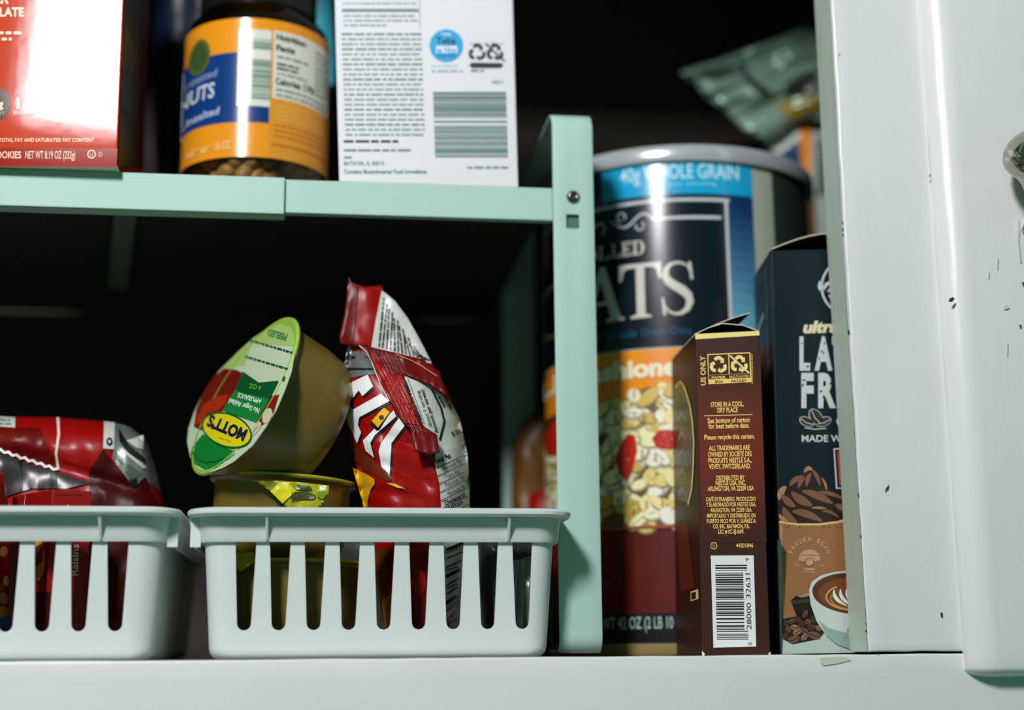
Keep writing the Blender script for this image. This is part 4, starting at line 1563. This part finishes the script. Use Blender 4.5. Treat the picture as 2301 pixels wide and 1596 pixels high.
t1 = ck([(560, 1328), (760, 1330), (960, 1348), (1132, 1368), (1128, 1438), (1040, 1562), (830, 1558), (780, 1500), (720, 1440), (690, 1412), (620, 1360)])
bright = mat('painted_foil_highlight', (212, 206, 20), rough=0.3, var=0.2, scale=90, bump=0.5, bscale=140)  # highlight on the crumpled tab, painted as a lighter yellow
olive = mat('dark_green_foil_print', (66, 76, 20), rough=0.35, var=0.2, scale=90)
upright_cup(637, 1083, tilt, 'upright applesauce cup with a crumpled yellow foil tab, under the tipped cup', (t1, lambda x, y: 0.0235+(0.0000065*abs(x-640))),
            [(2, ck([(690, 1410), (760, 1340), (850, 1370), (880, 1410), (780, 1502)]), bright), (2, ck([(890, 1360), (990, 1372), (1000, 1400), (880, 1398)]), olive),
             (2, ck([(850, 1420), (960, 1410), (1030, 1440), (1010, 1470), (840, 1470)]), olive), (2, ck([(1040, 1400), (1120, 1420), (1080, 1470), (1040, 1450)]), mat('mid_green_foil', (128, 150, 30), rough=0.3))])
t2 = [(498, 1246), (572, 1240), (570, 1264), (552, 1278), (540, 1286), (524, 1272), (505, 1268)]
upright_cup(655, 1268, Vector((0.01, 0, 1)).normalized(), 'lowest applesauce cup of the stack, seen only through the basket slots', (t2, lambda x, y: 0.0262+0.00008*max(0, 580-x)*0.9), None)

# ------------------------------------------------------------------ red chip bag standing in the right basket
redf = mat('red_foil_film', (150, 10, 8), rough=0.34, spec=0.3, k=1.0, var=0.1, scale=40, bump=0.25, bscale=90)
redd = mat('dark_red_foil_film', (104, 10, 8), rough=0.36, spec=0.25, k=1.0, var=0.12, scale=40, bump=0.25, bscale=90)
silverf = mat('silver_foil_film', (150, 158, 154), rough=0.25, metal=0.6, var=0.15, scale=60, bump=0.4, bscale=90)
whitef = mat('white_foil_print', (202, 208, 200), rough=0.35, var=0.05, scale=60, bump=0.2, bscale=90)
blk = ink((14, 18, 16), k=1)
yel = ink((232, 178, 20), k=1.1, rough=0.3)
bag = thing('chip_bag', 'open red corn chip bag standing in the basket with its top folded over', 'bag', at(930, 1470, 0.058), 'red chip bags')
cr_ = lambda pts: crop(pts, 740, 600, 2.85)
bodyp = [(789, 783), (776, 830), (771, 880), (772, 925), (784, 990), (802, 1068), (822, 1150), (838, 1250), (850, 1340), (866, 1430), (884, 1470), (994, 1470), (1012, 1400), (1036, 1310), (1050, 1220), (1055, 1150), (1053, 1080), (1044, 1000), (1030, 935), (1003, 872), (965, 818), (905, 795), (850, 782)]


def bagfold(x, y):
    f = 0.0
    # creases running from the folded corner
    for cx, cy, dx, dy, amp, wdt in ((925, 1000, 1, 0.35, 0.0026, 13), (900, 1060, 1, 0.45, 0.0022, 12), (885, 1110, 1, 0.2, 0.0016, 10), (960, 1090, 0.2, 1, 0.0014, 14), (900, 930, 0.4, 1, -0.0018, 16)):
        L = math.hypot(dx, dy)
        t = ((x-cx)*dx+(y-cy)*dy)/L
        q = (-(x-cx)*dy+(y-cy)*dx)/L
        f += amp*math.exp(-(q/wdt)**2)*math.exp(-(t/85)**2)
    return f


pb = Pouch(bodyp, lambda x, y: 0.058+max(0, 900-y)*0.00001, 0.027, 95, wr=0.0015, ws=55, seed=1.5, fold=bagfold)
b = MB()
pb.body(b, redf, 9)
a = pb.art(b, 9)
a.poly(cr_([(120, 505), (270, 510), (300, 690), (240, 690), (85, 722), (95, 620)]), silverf, 1)
a.poly(cr_([(100, 575), (165, 570), (165, 585), (100, 600)]), blk, 2)
a.poly(cr_([(90, 645), (285, 648), (285, 656), (90, 662)]), blk, 2)
# letters of the front panel
LT = [[(90, 815), (150, 735), (245, 690), (280, 765), (212, 828), (188, 790), (125, 872), (150, 915), (330, 812), (385, 860), (192, 962), (182, 1010), (203, 1060), (178, 1130), (120, 1005), (104, 960), (92, 880)],
      [(215, 1112), (285, 1040), (412, 918), (428, 958), (290, 1078), (262, 1128), (288, 1225), (232, 1178)],
      [(315, 1180), (332, 1128), (445, 968), (482, 1018), (398, 1128), (386, 1332), (334, 1280)]]
for P in LT:
    a.poly(cr_([(x+9, y+13) for x, y in P]), blk, 1)
for P in LT:
    a.poly(cr_(P), ink((214, 216, 214), rough=0.3), 2)
a.poly(cr_([(262, 1000), (272, 985), (352, 900), (388, 935), (318, 1046), (300, 1048)]), blk, 2.5)
a.poly(cr_([(270, 985), (350, 900), (386, 930), (312, 1030)]), yel, 3)
a.ell(*cr_([(333, 962)])[0], 5.5, 4.5, blk, 4, rot=-30)
a.poly(cr_([(130, 1140), (230, 1190), (330, 1290), (400, 1360), (380, 1375), (240, 1310), (140, 1215)]), ink((96, 34, 12), rough=0.3), 1)
a.poly(cr_([(148, 1285), (250, 1335), (288, 1360), (290, 1392), (262, 1430), (246, 1490), (240, 1580), (222, 1580), (212, 1500), (185, 1410)]), yel, 2)
a.poly(cr_([(365, 1385), (420, 1388), (485, 1420), (440, 1416)]), yel, 2)
a.poly([(826, 1235), (880, 1235), (872, 1300), (860, 1350), (845, 1300)], ink((92, 52, 14), rough=0.3), 1)
a.poly([(858, 1350), (882, 1330), (885, 1440), (866, 1430)], ink((150, 92, 24), rough=0.3), 2)
a.poly([(862, 1258), (874, 1240), (884, 1262), (876, 1300)], redd, 2)
wz = cr_([(690, 1120), (760, 1090), (850, 1050), (884, 1200), (897, 1400), (898, 1560)]) + [(1050, 1220), (1036, 1310), (1016, 1390), (1006, 1400), (1000, 1300), (993, 1170), (988, 1090), (976, 1040)]
a.poly(wz, whitef, 2)
a.poly(cr_([(470, 690), (520, 715), (640, 762), (760, 850), (828, 960), (852, 1050), (760, 1090), (700, 1125), (600, 1010)]), whitef, 2)
rows_ = [('Total Fat', 978, 1044, 14, 40), ('Saturated Fat', 996, 1058, 12, 46), ('Trans Fat', 1001, 1077, 12, 36), ('Polyunsat. Fat', 1003, 1094, 12, 46), ('Monounsat. Fat', 1008, 1114, 12, 42), ('Cholesterol', 1001, 1136, 13, 50), ('Sodium', 1001, 1150, 13, 44), ('Potassium', 1003, 1252, 13, 36), ('Protein', 1005, 1244, 11, 30)]
for t, x, y, h, w in rows_[:7]:
    a.text(t, x, y, h*0.8, blk, w=w, al='l', rot=-24, bold=0.03 if t in ('Total Fat', 'Cholesterol', 'Sodium') else 0.0, lay=3)
for k in range(7):
    y = 1040+k*18.5
    a.line([(980+k*2.4, y+12), (1044+k*1.5, y-17)], 1.6, blk, 3)
for k in range(9):
    y = 1230+k*20
    a.line([(1003, y+6), (1044-k*3, y-10)], 2.5 if k % 3 else 7, blk, 3)
    if k % 2 == 0:
        a.text('Protein' if k == 0 else ('Vitamin', 'Iron', 'Calcium', 'Zinc')[k//2-1], 1005, y+16, 8, blk, w=26, al='l', rot=-24, lay=3)
a.text('Nutrition Facts', *cr_([(600, 1000)])[0], 13, blk, w=104, al='l', rot=-112, bold=0.04, lay=3)
a.line(cr_([(502, 712), (610, 1005)]), 1.4, blk, 3)
a.text('about 1 serving', *cr_([(660, 1020)])[0], 8, blk, w=86, al='l', rot=-110, lay=3)
a.text('Amount per serving', *cr_([(700, 1060)])[0], 8, blk, w=104, al='l', rot=-109, bold=0.02, lay=3)
a.line(cr_([(655, 780), (715, 900), (738, 990), (708, 1110)]), 5, blk, 3)
a.greek(*cr_([(700, 830)])[0], *cr_([(790, 830)])[0], 1, 4, blk, lay=3, seed=91, rot=60)
a.greek(*cr_([(740, 830)])[0], *cr_([(830, 830)])[0], 1, 4, blk, lay=3, seed=92, rot=60)
a.text('% DV*', *cr_([(790, 1085)])[0], 10, blk, w=26, al='l', rot=-22, bold=0.03, lay=3)
a.poly([(884, 1262), (960, 1235), (966, 1330), (950, 1440), (890, 1470), (884, 1400)], redd, 1)
a.ell(941, 1310, 16, 30, redf, 2)
bb_ = b.build('pouch_body', bag)
# back panel standing up
fp = cr_([(125, 60), (140, 100), (230, 128), (335, 118), (352, 158), (420, 218), (500, 325), (590, 485), (660, 620), (700, 700), (560, 640), (400, 560), (270, 520), (70, 492), (62, 455), (98, 300)])
pf = Pouch(fp, lambda x, y: 0.052+0.00003*(800-y)*0.4, 0.0008, 8, wr=0.0012, ws=40, seed=8)
b = MB()
pf.body(b, redf, 9)
a = pf.art(b, 9)
a.poly(cr_([(125, 62), (140, 100), (185, 118), (150, 500), (70, 490), (62, 455), (98, 300)]), redd, 2)
a.poly(cr_([(335, 150), (352, 162), (420, 218), (500, 325), (590, 485), (655, 618), (560, 600), (400, 550), (268, 515), (300, 330)]), whitef, 2)
for k in range(7):
    x0, y0, x1, y1 = 318+k*50, 510+k*14, 350+k*32, 200+k*58
    p0, p1 = cr_([(x0, y0)])[0], cr_([(x1, y1)])[0]
    Lg = math.hypot(p1[0]-p0[0], p1[1]-p0[1])
    a.greek(p0[0], p0[1], p0[0]+Lg, p0[1], 1, 4.2, blk, lay=3, seed=100+k, rot=math.degrees(math.atan2(p1[1]-p0[1], p1[0]-p0[0])))
    a.greek(p0[0]+8, p0[1]+2, p0[0]+8+Lg*0.9, p0[1]+2, 1, 3.6, blk, lay=3, seed=120+k, rot=math.degrees(math.atan2(p1[1]-p0[1], p1[0]-p0[0])))
b.build('back_flap', bag)
# crimped seal folded to the front
cp = cr_([(185, 500), (262, 512), (420, 548), (600, 592), (705, 672), (757, 832), (650, 762), (478, 690), (530, 860), (590, 1012), (690, 1075), (708, 1190), (640, 1205), (545, 1180), (520, 1040), (480, 1005), (385, 862), (325, 750), (270, 605), (235, 540)])


def crimp(x, y):
    u, v = (x-740)*2.85, (y-600)*2.85
    # band along the left of the flap, ribs parallel to the edge
    d = (u-(262+(v-560)*0.50))*0.89
    if 0 < d < 150 and 540 < v < 1060:
        return 0.0008*math.sin(d*0.30)
    return 0.0


pcf = Pouch(cp, lambda x, y: 0.0395-0.000075*(y-775)+0.00002*(x-900), 0.0009, 8, wr=0.0012, ws=36, seed=4, fold=crimp)
b = MB()
pcf.body(b, redd, 2.5)
a = pcf.art(b, 2.5)
a.poly(cr_([(255, 530), (300, 600), (400, 690), (470, 700), (530, 880), (560, 1010), (490, 1000), (390, 850), (330, 740), (280, 600)]), redf, 1)
a.line(cr_([(190, 502), (235, 540), (270, 605), (325, 748), (384, 860)]), 1.8, whitef, 2)
a.line(cr_([(425, 560), (520, 596), (600, 640), (690, 700)]), 2, ink((196, 110, 96), rough=0.3), 2)
b.build('folded_seal', bag)

# ------------------------------------------------------------------ silver pouch at the right end of the basket
greyf = mat('grey_green_foil', (96, 112, 104), rough=0.3, metal=0.4, var=0.2, scale=60, bump=0.4, bscale=90)
sp = [(1078, 1205), (1150, 1200), (1218, 1206), (1216, 1330), (1208, 1466), (1090, 1468), (1080, 1330)]
ps = Pouch(sp, 0.050, 0.014, 45, wr=0.002, ws=45, seed=3, fold=lambda x, y: 0.0011*math.sin((x+(y-1260)*0.06)*0.42) if (y > 1258 and x > 1145) else 0)
b = MB()
ps.body(b, mat('dark_grey_foil', (44, 54, 52), rough=0.35, metal=0.3, var=0.2), 5)
a = ps.art(b, 4)
a.poly([(1148, 1262), (1216, 1244), (1214, 1330), (1206, 1455), (1160, 1455), (1152, 1340)], mat('ribbed_silver_foil', (150, 158, 150), rough=0.3, metal=0.5), 1)
tag(b.build('foil_pouch', None, at(1150, 1466, 0.05)), 'grey foil pouch with a ribbed silver seal at the right end inside the basket', 'pouch')

# ------------------------------------------------------------------ left basket contents
lbag = thing('chip_bag', 'red chip bag lying on its side in the left basket with a silver torn corner', 'bag', at(150, 1470, 0.09), 'red chip bags')
lp = [(-110, 960), (-60, 942), (0, 936), (120, 938), (235, 947), (292, 960), (328, 988), (346, 1040), (364, 1108), (372, 1160), (362, 1300), (345, 1462), (-110, 1462)]
pl = Pouch(lp, 0.098, 0.022, 70, wr=0.002, ws=60, seed=11, fold=lambda x, y: 0.003*math.exp(-((y-1040-(x-100)*0.3)/16)**2))
b = MB()
pl.body(b, redf, 11)
a = pl.art(b, 11)
a.poly([(-110, 965), (-60, 948), (0, 958), (90, 962), (110, 1010), (132, 1055), (60, 1035), (0, 1008), (-110, 985)], redd, 1)
a.poly([(-30, 934), (34, 938), (34, 961), (-30, 957)], whitef, 2)
a.greek(-20, 944, 28, 952, 2, 4, ink((90, 130, 110)), lay=3, seed=140)
a.line([(130, 938), (132, 975), (126, 1020), (131, 1056)], 6, ink((214, 190, 176), rough=0.35), 2)
dgrey = mat('dark_bag_lining', (64, 58, 58), rough=0.32, metal=0.3, var=0.3, scale=50)
a.poly([(-110, 992), (0, 1016), (60, 1042), (131, 1062), (205, 1086), (150, 1098), (70, 1098), (0, 1120), (-110, 1125)], dgrey, 2)
a.poly([(42, 1030), (50, 1033), (50, 1100), (42, 1103)], blk, 3)
a.poly([(112, 1058), (128, 1062), (128, 1098), (112, 1098)], blk, 3)
zz = []
for k in range(27):
    x = -110+k*9.2
    y = 987+(x+110)*0.295-(8 if x < 0 else 8-6*x/131)
    zz.append((x, y+(3 if k % 2 else -2)))
a.line(zz, 6, ink((206, 208, 204), rough=0.4), 4)
a.poly([(234, 947), (258, 950), (256, 1010), (232, 1008)], whitef, 2)
a.ell(246, 992, 7, 9, blk, 3)
a.ell(246, 992, 3, 4, whitef, 4)
a.poly([(256, 950), (292, 960), (328, 988), (346, 1040), (362, 1108), (334, 1084), (326, 1072), (300, 1096), (252, 1030), (256, 1010)], silverf, 2)
for P, mm in (([(266, 960), (290, 1000), (326, 1030), (330, 1042), (290, 1020), (268, 990)], blk), ([(284, 990), (322, 978), (322, 1010), (310, 1008)], whitef), ([(266, 1006), (276, 1008), (330, 1050), (322, 1054)], whitef), ([(262, 1030), (300, 1050), (318, 1064), (296, 1080)], greyf), ([(330, 1000), (342, 1060), (358, 1100), (336, 1080)], greyf), ([(290, 1080), (306, 1068), (310, 1084), (300, 1096)], blk)):
    a.poly(P, mm, 3)
a.poly([(200, 1060), (232, 1010), (256, 1040), (300, 1096), (326, 1074), (366, 1150), (360, 1300), (345, 1460), (200, 1460)], ink((64, 8, 6), rough=0.4, k=1.0, spec=0.2), 1)
b.build('pouch_body', lbag)

rbx = mat('raisin_box_red', (148, 14, 18), rough=0.4, k=1.0, var=0.06, bump=0.05)
cA = at(118, 1100, 0.028)
cR = at(207, 1103, 0.036)
cL = at(28, 1118, 0.058)
zt = cA.z
for p in (cA, cR, cL):
    p.z = zt
zb = Z0+0.0040
cB = cR+(cL-cA)
lo_ = [Vector((p.x, p.y, zb)) for p in (cA, cR, cB, cL)]
b = MB()
b.hexa(lo_+[cA, cR, cB, cL], rbx, 0.0004)
a = Art(b, plane_map(cA, (cR-cA).cross(Vector((0, 0, 1)))))
rz = ink((236, 196, 178), rough=0.4)
a.text('Raisins', 174, 1294, 15, rz, w=70, al='l', rot=-88, bold=0.02)
a.text('California', 161, 1290, 7, ink((170, 100, 90)), w=60, al='l', rot=-88)
a.ell(152, 1141, 4, 6, rz, 2)
a.line([(125, 1112), (186, 1112)], 1.2, ink((112, 8, 12)), 2)
a = Art(b, plane_map(cA, (cL-cA).cross(Vector((0, 0, 1)))))
a.ell(84, 1256, 17, 50, ink((196, 140, 34)), 1, n=24)
a.poly([(70, 1236), (98, 1220), (96, 1262), (74, 1280)], ink((96, 52, 22)), 2)
a.poly([(28, 1330), (116, 1330), (116, 1420), (28, 1420)], ink((64, 10, 10)), 1)
a.line([(58, 1114), (55, 1140)], 2, ink((200, 150, 140)), 2)
tag(b.build('raisin_box', None, cA+Vector((0, 0.015, zb-zt))), 'small red raisin box standing upright in the left basket', 'box')

np_ = [(-130, 1080), (-60, 1060), (10, 1064), (20, 1150), (22, 1300), (16, 1400), (8, 1466), (-130, 1466)]
pn = Pouch(np_, 0.040, 0.016, 50, wr=0.002, ws=45, seed=21)
b = MB()
pn.body(b, redf, 9)
a = pn.art(b, 9)
for x, y, rx, ry, ro, cc in ((8, 1240, 9, 12, 10, (226, 176, 120)), (14, 1306, 7, 12, 0, (214, 160, 100)), (2, 1320, 8, 10, 30, (120, 84, 48)), (8, 1345, 10, 14, -10, (150, 130, 80)), (6, 1375, 12, 13, 0, (186, 140, 60)), (-20, 1260, 14, 12, 0, (214, 160, 100)), (-40, 1330, 16, 12, 20, (186, 140, 60))):
    a.ell(x, y, rx, ry, ink(cc), 2, rot=ro, n=16)
a.poly([(-130, 1388), (22, 1384), (18, 1432), (10, 1462), (-130, 1462)], ink((22, 84, 156)), 2)
tag(b.build('nut_pouch', None, at(-40, 1466, 0.04)), 'red pouch with nut pictures and blue base at the far left inside a basket', 'pouch')

# ------------------------------------------------------------------ packets standing at the back
sp2 = [(1690, 360), (1740, 300), (1795, 262), (1860, 262), (1985, 275), (1990, 900), (1985, 1400), (1960, 1468), (1770, 1468), (1745, 1380), (1735, 800), (1712, 420)]
pp = Pouch(sp2, lambda x, y: 0.268, 0.022, 70, wr=0.003, ws=80, seed=31)
sback = thing('snack_pouch', 'crumpled clear-topped snack bag with orange and navy print behind the oats canister', 'bag', at(1860, 1468, 0.268))
b = MB()
pp.body(b, mat('dull_green_film', (112, 128, 112), rough=0.35, var=0.2, scale=40), 16)
a = pp.art(b, 12)
a.poly([(1795, 262), (1985, 272), (1985, 296), (1822, 292), (1822, 420), (1815, 410), (1806, 380), (1800, 340)], orange, 1)
a.poly([(1822, 296), (1985, 296), (1985, 640), (1826, 600), (1820, 430)], mat('pale_panel_print', (170, 186, 172), rough=0.4), 1)
for k in range(12):
    a.rect(1834, 312+k*11, 1985, 318+k*11, blk, 2)
a.poly([(1746, 350), (1795, 310), (1797, 378), (1770, 362)], ink((14, 52, 88)), 1)
a.poly([(1784, 270), (1797, 266), (1798, 312), (1750, 346), (1722, 340)], ink((190, 204, 192)), 1)
a.poly([(1812, 440), (1830, 420), (1836, 560), (1812, 540)], ink((92, 52, 24)), 2)
b.build('pouch_body', sback)
fl = crop([(110, 660), (130, 630), (250, 595), (450, 540), (700, 440), (1000, 330), (1230, 228), (1330, 270), (1600, 300), (1800, 600), (1800, 1100), (1400, 1085), (1180, 1075), (1080, 1150), (1000, 1230), (900, 1310), (790, 1270), (640, 1140), (450, 950), (330, 880), (262, 760), (150, 710)], 1500, 0, 3.99)


def pleat(x, y):
    al, t = (x-1530)*0.94-(y-160)*0.33, (x-1530)*0.33+(y-160)*0.94
    return 0.0075*noise.noise(Vector((al/150, t/17, 6)))+0.0040*noise.noise(Vector((al/70, t/40, 2)))


pf2 = Pouch(fl, lambda x, y: 0.236-0.00002*(x-1700)+0.00006*(y-170), 0.006, 30, wr=0.001, ws=60, seed=41, fold=pleat)
b = MB()
film = mat('crinkled_clear_film', (150, 186, 164), rough=0.22, metal=0.25, var=0.35, scale=30, bump=0.6, bscale=50)
pf2.body(b, film, 7)
a = pf2.art(b, 9)
c4 = lambda p: crop(p, 1500, 0, 3.99)
ydk = ink((150, 124, 14), rough=0.3)
a.poly(c4([(985, 950), (1060, 890), (1150, 900), (1360, 850), (1360, 980), (1180, 1030), (1120, 1055), (1010, 1010)]), ydk, 1)
a.poly(c4([(1060, 760), (1200, 690), (1360, 650), (1360, 850), (1150, 880), (1050, 860)]), ink((44, 40, 36), rough=0.3), 1)
a.poly(c4([(680, 640), (760, 690), (960, 850), (930, 890), (800, 830), (690, 720)]), ink((24, 44, 40), rough=0.3), 1)
a.poly(c4([(460, 930), (740, 840), (760, 860), (560, 960), (520, 1000)]), ink((30, 52, 46), rough=0.3), 1)
a.poly(c4([(640, 1140), (900, 1260), (890, 1310), (790, 1270)]), ink((38, 34, 30), rough=0.3), 1)
a.poly(c4([(280, 690), (640, 560), (720, 560), (700, 640), (420, 720)]), ink((30, 54, 48), rough=0.3), 1)
b.build('clear_top', sback)

op = [(1152, 1010), (1168, 960), (1196, 925), (1236, 915), (1262, 940), (1270, 1100), (1272, 1300), (1262, 1470), (1165, 1470), (1152, 1300), (1148, 1120)]
po = Pouch(op, 0.224, 0.012, 40, wr=0.002, ws=50, seed=51)
b = MB()
po.body(b, mat('amber_packet_film', (104, 68, 16), rough=0.4, var=0.25, scale=30), 12)
a = po.art(b, 12)
a.poly([(1185, 1110), (1225, 1100), (1262, 1150), (1262, 1240), (1190, 1240)], redf, 1)
tag(b.build('amber_packet', None, at(1210, 1470, 0.224)), 'amber packet in the shadow at the back, left of the rack leg', 'packet')

bp_ = [(352, -100), (560, -120), (752, -100), (757, 150), (752, 300), (745, 590), (360, 590), (346, 300), (342, 60)]
pbb = Pouch(bp_, 0.205, 0.016, 60, wr=0.003, ws=70, seed=61)
b = MB()
pbb.body(b, mat('blue_packet_film', (12, 30, 50), rough=0.38, var=0.2, scale=25), 18)
a = pbb.art(b, 16)
a.poly([(706, 30), (740, -40), (756, 150), (750, 190), (734, 190), (716, 120)], ink((70, 176, 196), rough=0.35), 1)
a.poly([(686, -60), (730, -60), (708, 60), (690, 40)], ink((120, 140, 136), rough=0.35), 1)
tag(b.build('blue_packet', None, at(550, 590, 0.205)), 'blue packet standing on the rack behind the peanut jar', 'packet')
